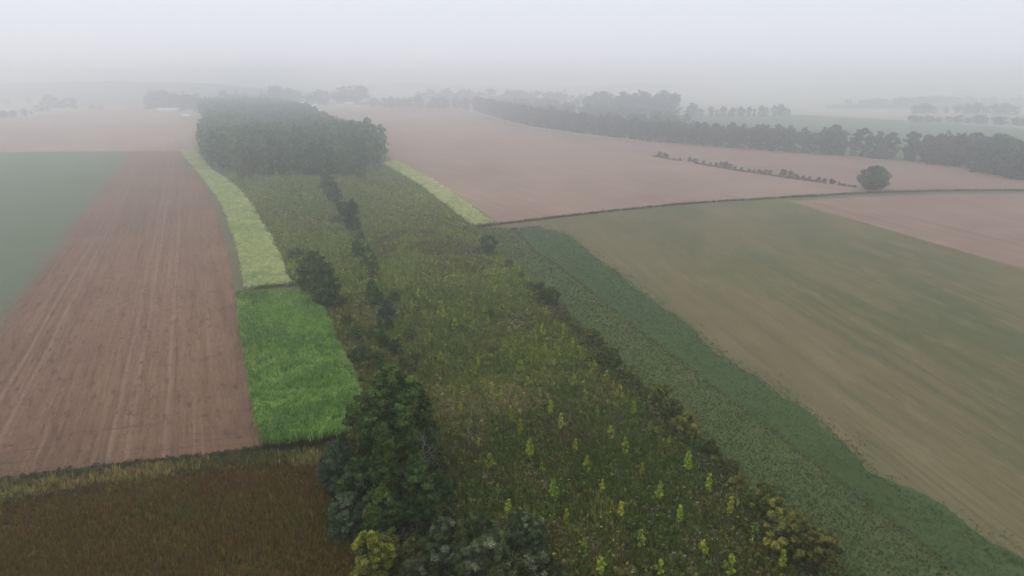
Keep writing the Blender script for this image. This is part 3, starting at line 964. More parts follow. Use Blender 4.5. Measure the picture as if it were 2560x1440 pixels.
fill = [(1272, 668, 20), (1302, 696, 18), (1326, 722, 22), (1412, 806, 30), (1444, 838, 28), (1556, 948, 34), (1588, 974, 36), (1616, 998, 36), (1742, 1130, 40), (1800, 1176, 38), (1848, 1228, 44), (1878, 1268, 46), (1944, 1346, 50), (2006, 1412, 52), (1690, 1080, 34), (1500, 905, 30)]
fill.sort(key=lambda q: q[1])
for i, (x, y, w) in enumerate(fill):
    big_tree(f"low dark green hedge shrub between the taller bushes, {ordinal(i + 1)} from the far end", x, y + 4, x, y - w * (0.75 if i % 3 else 1.0), w * 1.25, "bush", (DARK[2:] + OLIVE + OCHRE[:2], DARK[1:] + OLIVE, OLIVE + YELLOW[2:] + BRIGHT[:1])[i % 3], 1700 + i * 3, 30, 1500, leaf=0.2, low=0.02, limbs=6, name="hedge_shrub", category="shrub", group="low shrubs filling the hedge")

# ------------------------------------------------------------------ saplings of the young plantation
rows_px = [
    ("first", [(1952, 1430), (1884, 1352), (1823, 1293), (1770, 1235), (1720, 1178), (1673, 1122), (1626, 1084), (1584, 1040), (1547, 1003), (1517, 962), (1485, 930), (1456, 905), (1431, 876), (1408, 842), (1387, 822), (1366, 797)]),
    ("second", [(1821, 1445), (1757, 1392), (1697, 1312), (1647, 1251), (1603, 1195), (1561, 1142), (1526, 1102), (1492, 1046), (1463, 1010), (1434, 973), (1406, 942), (1384, 920), (1360, 890), (1357, 845)]),
    ("third", [(1647, 1443), (1601, 1375), (1551, 1304), (1505, 1239), (1467, 1188), (1437, 1138), (1402, 1078), (1375, 1040), (1349, 1003), (1319, 973), (1300, 938), (1277, 906), (1260, 873)]),
    ("fourth", [(1501, 1445), (1459, 1387), (1416, 1318), (1385, 1248), (1354, 1194), (1325, 1144), (1300, 1095), (1277, 1054), (1252, 1008), (1230, 988), (1195, 920), (1177, 886)]),
    ("fifth", [(1350, 1446), (1309, 1368), (1272, 1298), (1246, 1240), (1225, 1178), (1197, 1122), (1175, 1074), (1152, 1036), (1116, 948), (1101, 910), (1075, 860)]),
]
def sapling_parts(seed, h=3.0, pal=LIME, fat=1.0):
    rng = np.random.default_rng(seed)
    n = 34
    t = rng.random(n)
    r = 0.46 * fat * PROFILE["spindle"](t) * np.sqrt(rng.random(n))
    a = rng.random(n) * 6.283
    C = np.stack([np.cos(a) * r, np.sin(a) * r, 0.45 + (h - 0.55) * t], 1)
    R = 0.10 + 0.15 * rng.random(n)
    V, T, c = leaf_cloud(rng, C, R, 440, 0.13, pal, flat=1.25, up=0.5, clump_tint=0.12)
    cr = tri_mesh("crown", V, T, c, M_LEAF)
    st = trunk_mesh(seed + 1, h * 0.9, 0.035, M_BARK, limbs=5, spread=0.5, start=0.25, sides=5)
    return [("trunk", st), ("crown", cr)]


SAP = [sapling_parts(700 + 5 * i, pal=LIME if i < 5 else YELLOW, fat=(0.8, 1.0, 1.2, 0.7, 1.35, 1.0)[i]) for i in range(6)]
SAPLING_BASES = []
rng = np.random.default_rng(77)
N_OF = ["one", "two", "three", "four", "five"]
for ri, (rn, pts) in enumerate(rows_px):
    for k, (x, y) in enumerate(pts):
        b = P(x, y)
        SAPLING_BASES.append(b)
        sc = (0.76 + 0.42 * rng.random()) * (0.8 if rng.random() < 0.15 else 1.0)
        v = 5 if (x, y) == (1116, 948) else int(rng.integers(0, 5))
        if v == 5:
            lb = "yellowed sapling in the fifth row, the only one turned yellow"
        else:
            lb = f"lime green sapling, {ordinal(k + 1)} from the near end of the {rn} row beside the hedge" if ri == 0 else f"lime green sapling, {ordinal(k + 1)} from the near end of the {rn} row counted from the hedge"
        plant("sapling", lb, "sapling", b, SAP[v], "lime green saplings planted in rows", rot=rng.random() * 6, scale=sc * (1.0 + 0.2 * (rng.random() - 0.5)), zscale=sc)
# faint ones farther up the plantation
far_spots = []
for ri, (rn, pts) in enumerate(rows_px[:]):
    a, b = P(*pts[-1]), P(*pts[-4])
    st = (a - b) / 3
    st *= 7.2 / np.linalg.norm(st)
    for k in range(1, 9):
        q = a + st * k + np.array([rng.normal(0, 0.9), rng.normal(0, 0.9), 0])
        if rng.random() < 0.75:
            far_spots.append((k, ri, rn, q))
for k, ri, rn, q in far_spots:
    if inside(meadow_left + hedge_edge[::-1], q[None])[0]:
        sc = 0.75 + 0.4 * rng.random()
        plant("sapling", f"pale sapling far up the {rn} row from the hedge, {ordinal(k)} beyond its clear ones", "sapling", q, SAP[int(rng.integers(0, 5))], "lime green saplings planted in rows", rot=rng.random() * 6, scale=sc, zscale=sc)

# ------------------------------------------------------------------ the poplar wood
def wood_tree(seed, h, shape, rad, pal, n_clump, n_leaf, leaf, low, bark, mat=None):
    return [("trunk", trunk_mesh(seed + 1, h * 0.85, 0.2, bark, limbs=4, spread=rad * 0.7, start=0.3, sides=5)),
            ("crown", crown(seed, shape, h * low, h, rad, n_clump, n_leaf, leaf, pal, mat or M_FOREST, clump=0.34, inner=0.2, lump=0.3))]


POP = [wood_tree(900 + 9 * i, 25.0, ("oval", "column", "column", "oval", "column")[i], (3.0, 2.7, 2.4, 3.5, 3.0)[i], POPLAR, 52, 1000, 0.58, (0.10, 0.2, 0.08, 0.12, 0.2)[i], (M_PALE_BARK, M_BARK, M_BARK, M_PALE_BARK, M_BARK)[i]) for i in range(5)]
wood_poly = px((500, 396), (540, 424), (590, 441), (905, 446), (945, 428), (968, 404), (905, 379), (845, 349), (760, 301), (700, 280), (515, 275), (497, 286), (510, 312), (526, 335), (506, 362))
hdg = heading(600)
u = np.array([math.cos(hdg), math.sin(hdg)])
w = np.array([-u[1], u[0]])
cen = np.mean(np.array(wood_poly)[:, :2], 0)
grid = []
for i in range(-90, 91):
    for j in range(-60, 61):
        grid.append(cen + u * i * 6.6 + w * j * 6.6)
grid = np.array(grid)
grid += rng.normal(0, 1.7, grid.shape)
grid = grid[inside(wood_poly, grid)]
gd = np.linalg.norm(grid, axis=1)
edge_d = dist_to_line(grid, wood_poly + wood_poly[:1])
right_d = dist_to_line(grid, wood_poly[3:9])
front_d = dist_to_line(grid, wood_poly[:6])
grid = grid[np.argsort(gd)]
edge_d, right_d, front_d = (dist_to_line(grid, wood_poly + wood_poly[:1]), dist_to_line(grid, wood_poly[3:9]), dist_to_line(grid, wood_poly[:6]))
gd = np.linalg.norm(grid, axis=1)
score = gd - 260 * (right_d < 5) - 60 * (edge_d < 5)
keep = np.zeros(len(grid), bool)
keep[np.argsort(score)[:285]] = True
front = [i for i in np.where(keep)[0] if front_d[i] < 5.0 and right_d[i] >= 5.0]
front.sort(key=lambda i: grid[i][0] / grid[i][1])
flank = [i for i in np.where(keep)[0] if right_d[i] < 5.0 and i not in front]
flank.sort(key=lambda i: gd[i])
lab = {}
for k, i in enumerate(front):
    lab[i] = f"poplar in the front row of the wood, {ordinal(k + 1)} from its left corner"
for k, i in enumerate(flank):
    lab[i] = f"poplar on the right flank of the wood, {ordinal(k + 1)} back from the meadow"
rest = [i for i in np.where(keep)[0] if i not in lab]
u_of = grid @ u
w_of = grid @ w
band = {}
for i in rest:
    band.setdefault(int((u_of[i] - u_of[rest].min()) // 6.6), []).append(i)
for r_, bk in enumerate(sorted(band)):
    for k, i in enumerate(sorted(band[bk], key=lambda i: -w_of[i])):
        lab[i] = f"poplar crown inside the wood, {ordinal(r_ + 2)} row behind the front, {ordinal(k + 1)} from the left"
for i in np.where(keep)[0]:
    hn_ = 19.5 + 5.0 * vnoise(grid[i][None], 40, 4)[0] + rng.normal(0, 1.3)
    sc = hn_ / 25.0
    if edge_d[i] < 4 and rng.random() < 0.3:
        sc *= 0.85
    plant("poplar_tree", lab[i], "tree", (*grid[i], 0), POP[int(rng.integers(0, 5))], "poplars of the wood beyond the meadow", rot=rng.random() * 6.28, scale=sc * (1.0 + 0.3 * rng.random()), zscale=sc)
# the rest of the wood reads as one mass of crowns
Vs, Ts, Cs, off = [], [], [], 0
lite = []
for i in range(4):
    r_ = np.random.default_rng(60 + i)
    n = 16
    t_ = r_.random(n) ** 0.8
    wd = PROFILE["oval"](t_) * 3.9
    a = r_.random(n) * 6.283
    C = np.stack([np.cos(a) * wd * 0.7, np.sin(a) * wd * 0.7, 9 + 15 * t_], 1)
    lite.append(leaf_cloud(r_, C, 1.2 + r_.random(n), 170, 1.05, POPLAR))
for i in np.where(~keep)[0]:
    V, T, c = lite[int(rng.integers(0, 4))]
    s = (19.5 + 4.0 * vnoise(grid[i][None], 40, 4)[0] + rng.normal(0, 1.1)) / 25.0
    a = rng.random() * 6.283
    R2 = np.array([[math.cos(a), -math.sin(a), 0], [math.sin(a), math.cos(a), 0], [0, 0, 1]])
    Vs.append((V * s) @ R2.T + np.array([grid[i][0], grid[i][1], 0]))
    Ts.append(T + off)
    off += len(V)
    Cs.append(c * (0.8 + 0.45 * rng.random()))
link("woodland", tri_mesh("woodland", np.concatenate(Vs), np.concatenate(Ts), np.concatenate(Cs), M_HERB), kind="stuff")
# undergrowth along the front of the wood
for k, (lb, bx, by, tx, ty, w_) in enumerate((("reddish dry shrub at the foot of the poplar front row", 612, 446, 612, 422, 34), ("tall olive ivy-clad stub in the gap of the poplar front row", 826, 470, 824, 396, 28), ("olive shrub under the right half of the poplar front row", 905, 450, 905, 430, 30))):
    big_tree(lb, bx, by, tx, ty, w_, "bush" if k != 1 else "column", (RUST, OLIVE + RUST, OLIVE)[k], 880 + k, 26, 900, leaf=0.5, low=0.03, name="wood_edge_shrub", category="shrub", group="shrubs at the front of the wood")

# ------------------------------------------------------------------ the belt of trees on the right and the far hedges
BT = [wood_tree(1000 + 9 * i, 20.0, ("oval", "round", "column", "oval", "round", "oval")[i], (4.2, 4.8, 3.1, 3.8, 5.2, 4.4)[i], BELT, 52, 1000, 0.7, (0.03, 0.04, 0.02, 0.02, 0.03, 0.05)[i], M_BARK) for i in range(6)]
belt_front = px((1188, 276), (1260, 298), (1330, 316), (1460, 335), (1600, 351), (1800, 367), (2000, 383), (2150, 392), (2330, 406), (2440, 424), (2560, 446), (2720, 474))


def along(line, step, jit, rng):
    out, carry = [], 0.0
    for a, b in zip(line[:-1], line[1:]):
        L = np.linalg.norm(b - a)
        s = carry
        while s < L:
            out.append(a + (b - a) * s / L + np.array([rng.normal(0, jit), rng.normal(0, jit), 0]))
            s += step
        carry = s - L
    return out


def project(p):
    d = np.array(p) - np.array([0, 0, CAM_H])
    z = d @ FW
    return 1280 + (d @ RT) / z * FPX, 720 - (d @ UP) / z * FPX


def tree_row(line, step, jit, hfun, variants, name, labelf, category, group, rowname=None, offset=0.0, wide=1.0, skip=None):
    pts = along(line, step, jit, rng)
    k = 0
    for p in pts:
        q = p + np.array([0, offset, 0])
        qx, qy = project(q)
        if qx < -60 or qx > 2640:
            continue
        if skip and skip(qx, qy):
            continue
        k += 1
        h = hfun(qx) * ((0.88 + 0.24 * rng.random()) if name == "belt_tree" else (0.62 + 0.6 * rng.random()))
        sc = h / 20.0
        plant(name, labelf(k, qx), category, q, variants[int(rng.integers(0, len(variants)))], group, rot=rng.random() * 6.28, scale=sc * wide * (1.0 + 0.35 * rng.random()), zscale=sc)


belt_h = lambda qx: np.interp(qx, [1180, 1400, 1700, 2100, 2300, 2560], [21, 20, 17, 19, 18, 22])
gap = lambda qx, qy: (2112 < qx < 2134) or (2236 < qx < 2262) or (1858 < qx < 1866)
GB = "trees of the long belt beyond the stubble"
tree_row(belt_front, 5.2, 1.3, belt_h, BT, "belt_tree", lambda k, x: f"hazy tree in the front of the long belt, {ordinal(k)} from its far end", "tree", GB, offset=3, skip=gap)
tree_row(belt_front, 8.0, 2.0, belt_h, BT, "belt_tree", lambda k, x: f"hazy tree in the second rank of the long belt, {ordinal(k)} from its far end", "tree", GB, offset=13, skip=lambda x, y: gap(x, y) or 2095 < x < 2270)
# the deeper far half of the belt reads as one wooded mass
bm_poly = px((1195, 271), (1330, 306), (1460, 326), (1600, 343), (1740, 357), (1715, 325), (1560, 296), (1420, 282), (1280, 266))
mass = []
A = np.array(bm_poly)[:, :2]
while len(mass) < 420:
    q = A.min(0) + rng.random(2) * (A.max(0) - A.min(0))
    if inside(bm_poly, q[None])[0]:
        mass.append(q)
Vs, Ts, Cs, off = [], [], [], 0
for q in mass:
    V, T, c = lite[int(rng.integers(0, 4))]
    s = (15 + 6 * vnoise(q[None], 60, 8)[0] + rng.normal(0, 1.5)) / 25.0
    a = rng.random() * 6.283
    R2 = np.array([[math.cos(a), -math.sin(a), 0], [math.sin(a), math.cos(a), 0], [0, 0, 1]])
    Vs.append((V * [s * 1.5, s * 1.5, s]) @ R2.T + np.array([q[0], q[1], -1.5]))
    Ts.append(T + off)
    off += len(V)
    Cs.append(c * (0.7 + 0.3 * rng.random()))
link("woodland", tri_mesh("woodland", np.concatenate(Vs), np.concatenate(Ts), np.concatenate(Cs), M_HERB), kind="stuff")
# low scrub in front of the near part of the belt
for k, (lb, bx, by, tx, ty, w_) in enumerate((("pale rounded willow scrub in front of the near end of the belt", 2470, 432, 2468, 385, 74), ("low scrub at the foot of the belt near its near end", 2350, 410, 2350, 388, 60), ("low scrub under the belt beside the gap in the trees", 2200, 396, 2200, 380, 60), ("scrub at the belt edge by the near end of the far field", 2540, 446, 2540, 400, 60))):
    big_tree(lb, bx, by, tx, ty, w_, "bush", WILLOW + BELT, 1100 + k * 3, 50, 1800, leaf=0.6, low=0.02, name="belt_scrub", category="shrub", group="scrub in front of the belt")
GF = "far trees fading into the haze"
FT = [wood_tree(1200 + 9 * i, 20.0, ("oval", "round", "round", "column")[i], (4.8, 6.0, 5.4, 3.2)[i], BELT, 34, 420, 1.25, 0.0, M_BARK) for i in range(4)]
def far_row(line, step, h, what, jit=3.0, wide=1.1, offset=0, name="far_tree"):
    tree_row(line, step, max(jit, step * 0.4), (lambda x: h) if not callable(h) else h, FT, name, lambda k, x: f"{what}, {ordinal(k)} from the left", "tree", GF, wide=wide, offset=offset)


far_row(px((1480, 284), (1690, 296)), 8, 29, "faint tall tree of the block behind the belt")
far_row(px((1480, 280), (1690, 290)), 10, 30, "faint back-rank tree of the block behind the belt")
far_row(px((1700, 294), (1975, 290)), 7, lambda x: 13 if int(x / 23) % 3 else 18, "faint tree of the copse beyond the belt")
far_row(px((2275, 304), (2420, 308), (2600, 316)), 6, 9, "rounded tree of the hedge along the far pale field", wide=2.4)
far_row(px((2285, 284), (2560, 288)), 10, 15, "very faint tree behind the far pale field", wide=1.7)
far_row(px((2135, 264), (2560, 254)), 17, 14, "barely visible tree of the farthest hedge", wide=2.6)
far_row(px((930, 268), (1040, 270), (1180, 276)), 8, 19, "faint tree behind the end of the stubble field")
far_row(px((1040, 256), (1200, 258), (1480, 262)), 12, 26, "faint tree of the misty line behind the belt", wide=1.6)
far_row(px((560, 262), (700, 262), (900, 264)), 11, lambda x: 34 if 830 < x < 915 or 670 < x < 740 else 26, "faint tree in the mist behind the poplar wood", wide=1.6)
far_row(px((384, 272), (500, 280)), 8, 26, "hazy tree of the farm clump left of the wood", wide=1.3)
far_row(px((390, 268), (490, 272)), 12, 27, "hazy tree at the back of the farm clump", wide=1.3)
far_row(px((-20, 298), (66, 289)), 9, 10, "hazy low tree at the far edge of the left stubble", wide=1.6)
far_row(px((98, 280), (128, 278)), 9, 10, "faint bush-like tree beside the left hamlet", wide=1.4)
far_row(px((110, 272), (215, 272)), 11, lambda x: 22 if int(x) % 2 else 14, "very faint tree of the left hamlet", wide=1.2)
far_row(px((220, 274), (262, 276)), 14, 8, "small faint tree right of the hamlet", wide=1.4)
far_row(px((-20, 262), (120, 258)), 30, 12, "barely visible tree beyond the left hamlet", wide=1.6)

# ------------------------------------------------------------------ lone tree, hedge row in the stubble, marker posts
b = P(2182, 475)
h = height_for(b, 2182, 417)
r = 35 * depth_of(b) / FPX
lone = plant("lone_tree", "lone dense dark tree standing on the corner between the stubble fields", "tree", b, [])
link("crown", crown(1301, "round", 0.1, h * 1.05, r * 1.0, 170, 8000, 0.38, DARK + RUST[1:2] + BELT, M_LEAF, clump=0.19, lump=0.16, inner=0.25, squash=(1, 0.8)), lone)
for k in range(7):
    a = k * 0.9
    tm = trunk_mesh(1310 + k, h * 0.75, 0.16, M_BARK, limbs=3, spread=1.6, lean=(math.cos(a) * 2.6, math.sin(a) * 2.6))
    o = link("trunk", tm, lone)
    o.location = (math.cos(a) * 1.2, math.sin(a) * 1.2, 0)
HB = [[("stem", trunk_mesh(1400 + 5 * i, 1.5, 0.06, M_BARK, limbs=4, spread=0.9, sides=5, name="stem")), ("crown", crown(1401 + 5 * i, "bush", 0.1, 2.4, (1.7, 2.1, 1.4)[i], 22, 420, 0.34, DARK + OLIVE, M_LEAF))] for i in range(3)]
hedge_spots = [(1648, 392, 1.5), (1662, 394, 1.4), (1700, 399, .6), (1724, 403, 1.2), (1738, 405, 1.1), (1759, 409, .9), (1776, 411, .7), (1790, 412, .7), (1802, 415, 1.2), (1815, 417, 1.4), (1825, 419, 1.0), (1838, 421, .7), (1853, 424, .7), (1872, 427, .6), (1885, 429, .7), (1898, 431, .8), (1912, 433, 1.0), (1925, 434, .9), (1957, 439, 1.5), (1978, 442, 1.4), (1993, 444, .8), (2008, 447, .8), (2022, 449, .8), (2046, 452, .9), (2060, 454, .8), (2080, 458, 1.0), (2098, 461, .6), (2110, 463, .5)]
for k, (x, y, s) in enumerate(hedge_spots):
    size = "largest round" if s >= 1.4 else "medium" if s >= 0.9 else "low"
    plant("hedgerow_shrub", f"{size} dark shrub of the field hedgerow, {ordinal(k + 1)} from its far end", "shrub", P(x, y + 1), HB[k % 3], "shrubs of the hedgerow between the stubble fields", rot=k, scale=s, zscale=s * 1.05)
post_me = bpy.data.meshes.new("marker_post")
pv = [(-.09, -.09, -.1), (.09, -.09, -.1), (.09, .09, -.1), (-.09, .09, -.1), (-.08, -.08, 1.15), (.08, -.08, 1.15), (.08, .08, 1.15), (-.08, .08, 1.15), (0, 0, 1.3)]
post_me.from_pydata(pv, [], [(0, 1, 5, 4), (1, 2, 6, 5), (2, 3, 7, 6), (3, 0, 4, 7), (4, 5, 8), (5, 6, 8), (6, 7, 8), (7, 4, 8)])
post_me.materials.append(M_POST)
for k, (x, y) in enumerate([(1212, 565), (1297, 557), (1382, 547), (1544, 528), (1623, 520), (1701, 512), (1852, 502), (1926, 498), (1999, 494), (2138, 486), (2339, 479), (2407, 478)]):
    o = link("marker_post", post_me, None, P(x, y))
    o["label"] = f"dark wooden post on the grass track, {ordinal(k + 1)} from the meadow end"
    o["category"] = "post"
    o["group"] = "posts along the grass track"
    o.rotation_euler = (rng.normal(0, 0.04), rng.normal(0, 0.04), k)
    o.scale = (1.3, 1.3, 0.9 + 0.25 * rng.random())

# ------------------------------------------------------------------ far farm buildings
t = NT("white_render")
m_wall = t.finish(t.mix(t.noise(t.coords(), 0.4), (0.62, 0.6, 0.56), (0.75, 0.74, 0.71)))
t = NT("grey_tiles")
m_roof = t.finish(t.mix(t.noise(t.coords(0, (1, 1, 4)), 1.5), (0.2, 0.19, 0.19), (0.34, 0.32, 0.31)))
t = NT("metal_roof")
m_metal = t.finish(t.mix(t.noise(t.coords(), 0.3), (0.6, 0.61, 0.63), (0.74, 0.75, 0.77)), rough=0.5)
t = NT("dark_glass")
m_glass = t.finish((0.03, 0.035, 0.04), rough=0.2, spec=0.5)


def pydata(name, v, f, mat, parent):
    me = bpy.data.meshes.new(name)
    me.from_pydata([tuple(map(float, q)) for q in v], [], f)
    me.materials.append(mat)
    return link(name, me, parent)


def house(label, x, y, L, W, H, RH, rot, roof, category="house", name="farm_house"):
    e = plant(name, label, category, P(x, y), [], "farm buildings in the haze", rot=rot)
    l, w_ = L / 2, W / 2
    pydata("wall", [(-l, -w_, 0), (l, -w_, 0), (l, w_, 0), (-l, w_, 0), (-l, -w_, H), (l, -w_, H), (l, w_, H), (-l, w_, H), (-l, 0, H + RH), (l, 0, H + RH)],
           [(0, 1, 5, 4), (2, 3, 7, 6), (1, 2, 6, 9, 5), (3, 0, 4, 8, 7)], m_wall, e)
    l2, w2, d = l + 0.4, w_ + 0.5, 0.25
    hz_ = H - 0.5 * RH / w_
    pydata("roof", [(-l2, -w2, hz_ + .05), (l2, -w2, hz_ + .05), (l2, 0, H + RH + .05), (-l2, 0, H + RH + .05), (-l2, w2, hz_ + .05), (l2, w2, hz_ + .05),
                    (-l2, -w2, hz_ + d), (l2, -w2, hz_ + d), (l2, 0, H + RH + d), (-l2, 0, H + RH + d), (-l2, w2, hz_ + d), (l2, w2, hz_ + d)],
           [(0, 1, 2, 3), (3, 2, 5, 4), (6, 9, 8, 7), (9, 10, 11, 8), (0, 6, 7, 1), (4, 5, 11, 10), (0, 3, 9, 6), (3, 4, 10, 9), (1, 7, 8, 2), (2, 8, 11, 5)], roof, e)
    n = max(2, int(L / 4))
    for k in range(n):
        cx = -l + (k + 0.5) * L / n
        a, c0, c1 = 0.55, H * 0.35, H * 0.75
        pydata("window", [(cx - a, -w_ - 0.03, c0), (cx + a, -w_ - 0.03, c0), (cx + a, -w_ - 0.03, c1), (cx - a, -w_ - 0.03, c1), (cx - a, -w_ + .05, c0), (cx + a, -w_ + .05, c0), (cx + a, -w_ + .05, c1), (cx - a, -w_ + .05, c1)],
               [(0, 1, 2, 3), (0, 4, 5, 1), (1, 5, 6, 2), (2, 6, 7, 3), (3, 7, 4, 0)], m_glass, e)


house("long low white barn below the tree clump left of the wood", 422, 279, 34, 9, 3.2, 2.2, 0.05, m_metal, "barn", "barn")
house("small white shed at the left foot of the poplar wood", 467, 294, 11, 7, 3.0, 1.6, 0.1, m_metal, "shed", "shed")
house("grey-roofed farm house beside the clump left of the wood", 475, 284, 12, 8, 4.5, 3.0, 0.4, m_roof)
house("white house with a pale roof at the edge of the mist right of the wood", 873, 267, 16, 10, 5, 4, 0.3, m_metal)
house("low white house beside the pale-roofed one in the mist", 850, 268, 12, 8, 4, 2.5, -0.2, m_metal)
house("white house half hidden behind the right flank of the wood", 782, 272, 16, 9, 5, 3.5, 0.2, m_metal)
house("small white building at the end of the stubble field", 893, 270, 9, 7, 3.5, 2, 0.1, m_metal, "shed", "shed")
house("white house among the low trees at the far left", 12, 287, 14, 9, 4, 3, 0.2, m_metal)


# ------------------------------------------------------------------ ground cover
def scatter(poly, density, rng, d0=85.0, falloff=1.6, cap=None):
    """random ground points inside a polygon, thinning with distance where single plants blur together"""
    A = np.asarray(poly)[:, :2]
    A0, A1 = A.min(0), A.max(0)
    A0 = np.maximum(A0, [-260, 45])
    A1 = np.minimum(A1, [320, 560])
    n = int(np.prod(A1 - A0) * density)
    pts = A0 + rng.random((n, 2)) * (A1 - A0)
    d = np.linalg.norm(pts, axis=1)
    pts = pts[rng.random(n) < np.minimum(1, (d0 / d) ** falloff)]
    pts = pts[inside(poly, pts)]
    # keep what the photograph can show, with a margin
    y = pts[:, 1]
    lim = np.abs(pts[:, 0]) < y * 0.86 + 14
    pts = pts[lim & (y > 52)]
    return pts


def grass_template(rng, blades, h, spread, width, droop=0.35):
    V, T = [], []
    for k in range(blades):
        a = rng.random() * 6.283
        r = spread * math.sqrt(rng.random())
        x, y = math.cos(a) * r, math.sin(a) * r
        hh = h * (0.55 + 0.6 * rng.random())
        a2 = rng.random() * 6.283
        dx, dy = math.cos(a2) * droop * hh, math.sin(a2) * droop * hh
        px_, py_ = -math.sin(a2) * width, math.cos(a2) * width
        o = len(V)
        V += [(x - px_, y - py_, 0), (x + px_, y + py_, 0), (x + dx * .4 - px_ * .8, y + dy * .4 - py_ * .8, hh * .65), (x + dx * .4 + px_ * .8, y + dy * .4 + py_ * .8, hh * .65), (x + dx, y + dy, hh)]
        T += [(o, o + 1, o + 3), (o, o + 3, o + 2), (o + 2, o + 3, o + 4)]
    return np.array(V, float), np.array(T)


def weed_template(rng, leaves, h, spread, size):
    n = leaves
    a = rng.random(n) * 6.283
    r = spread * np.sqrt(rng.random(n))
    z = h * (0.15 + 0.85 * rng.random(n)) * np.sqrt(np.clip(1.1 - (r / spread) ** 2, 0.1, 1))
    c = np.stack([np.cos(a) * r, np.sin(a) * r, z], 1)
    nr = rng.normal(0, 0.6, (n, 3)) + [0, 0, 0.7]
    nr /= np.linalg.norm(nr, axis=1)[:, None]
    t_ = np.cross(nr, rng.normal(size=(n, 3)))
    t_ /= np.linalg.norm(t_, axis=1)[:, None]
    b_ = np.cross(nr, t_)
    s = size * (0.6 + 0.8 * rng.random(n))[:, None]
    V = np.stack([c - t_ * s, c + b_ * s * .5, c + t_ * s, c - b_ * s * .5], 1).reshape(-1, 3)
    o = np.arange(n)[:, None] * 4
    T = np.concatenate([o + [0, 1, 2], o + [0, 2, 3]], 1).reshape(-1, 3)
    return V, T


def cover(name, pts, templates, scale, colour, rng, z=0.12, lod=True, mat=None):
    """one mesh of many tufts; far ones are wider so that each still shows"""
    n = len(pts)
    vi = rng.integers(0, len(templates), n)
    d = np.linalg.norm(pts, axis=1)
    fat = np.clip(d / 110.0, 1.0, 3.2) if lod else np.ones(n)
    Vs, Ts, Cs, off = [], [], [], 0
    for k, (V, T) in enumerate(templates):
        ids = np.where(vi == k)[0]
        m = len(ids)
        if not m:
            continue
        a = rng.random(m) * 6.283
        s = scale[ids]
        ca, sa = np.cos(a), np.sin(a)
        X = V[:, 0][None] * (s * fat[ids])[:, None]
        Y = V[:, 1][None] * (s * fat[ids])[:, None]
        Z = V[:, 2][None] * (s * fat[ids] ** 0.35)[:, None] + z
        W = np.stack([X * ca[:, None] - Y * sa[:, None] + pts[ids, 0][:, None], X * sa[:, None] + Y * ca[:, None] + pts[ids, 1][:, None], Z], 2)
        Vs.append(W.reshape(-1, 3))
        Ts.append((T[None] + (np.arange(m) * len(V))[:, None, None] + off).reshape(-1, 3))
        off += m * len(V)
        cc = colour[ids][:, None, :] * (1 + rng.normal(0, 0.24, (m, len(T), 1)))
        Cs.append(cc.reshape(-1, 3))
    if not Vs:
        return
    me = tri_mesh(name, np.concatenate(Vs), np.concatenate(Ts), np.clip(np.concatenate(Cs), 0.004, 0.85), mat or M_HERB)
    link(name, me, kind="stuff")


def mixed(pts, cols, scales, seed, jitter=0.2):
    """colours that change in patches: a weight for each colour from its own smooth noise"""
    rng = np.random.default_rng(seed)
    n = len(pts)
    W = np.zeros((n, len(cols)))
    for k, (c, wgt, sc) in enumerate(zip(cols, [c[3] for c in cols], scales)):
        nz = 0.6 * vnoise(pts, sc, seed + k) + 0.4 * vnoise(pts, sc * 0.3, seed + 50 + k)
        W[:, k] = wgt * np.exp((nz - 0.5) * 9)
    W = W.cumsum(1) / W.sum(1)[:, None]
    i = (rng.random(n)[:, None] > W).sum(1)
    base = np.array([c[:3] for c in cols])[np.minimum(i, len(cols) - 1)]
    return base * (1 + rng.normal(0, jitter, n))[:, None].clip(0.4, 1.8), i


rng = np.random.default_rng(99)
WEED = [weed_template(rng, 13, 0.8, 0.42, 0.17) for _ in range(4)]
FINE = [weed_template(rng, 16, 0.8, 0.34, 0.085) for _ in range(3)]
GRASS = [grass_template(rng, 11, 0.75, 0.32, 0.035) for _ in range(4)]
TALL = [grass_template(rng, 9, 1.15, 0.22, 0.04, 0.25) for _ in range(3)]

# weeds of the young plantation
meadow_poly = meadow_left + hedge_edge[::-1] + px((900, 446), (590, 441))
pts = scatter(meadow_poly, 7.0, rng)
cols = [(0.120, 0.112, 0.028, 3), (0.080, 0.108, 0.024, 3.2), (0.155, 0.175, 0.030, 2.8), (0.135, 0.088, 0.042, 1.2), (0.22, 0.185, 0.08, 1.1), (0.056, 0.066, 0.018, 1.1)]
c, ci = mixed(pts, cols, [30, 22, 26, 20, 16, 24], 5)
# the herbs are darker and sparser near, paler and greener towards the wood
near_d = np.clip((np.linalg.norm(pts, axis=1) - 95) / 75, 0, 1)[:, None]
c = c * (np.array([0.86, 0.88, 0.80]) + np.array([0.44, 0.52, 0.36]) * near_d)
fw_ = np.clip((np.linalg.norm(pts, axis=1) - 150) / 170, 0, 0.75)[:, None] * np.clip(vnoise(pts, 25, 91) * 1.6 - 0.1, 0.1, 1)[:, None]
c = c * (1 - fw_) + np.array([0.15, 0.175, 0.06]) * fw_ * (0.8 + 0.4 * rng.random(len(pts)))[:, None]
cover("meadow_weeds", pts, WEED + GRASS + TALL[:1], 0.7 + 0.7 * rng.random(len(pts)), c, rng)
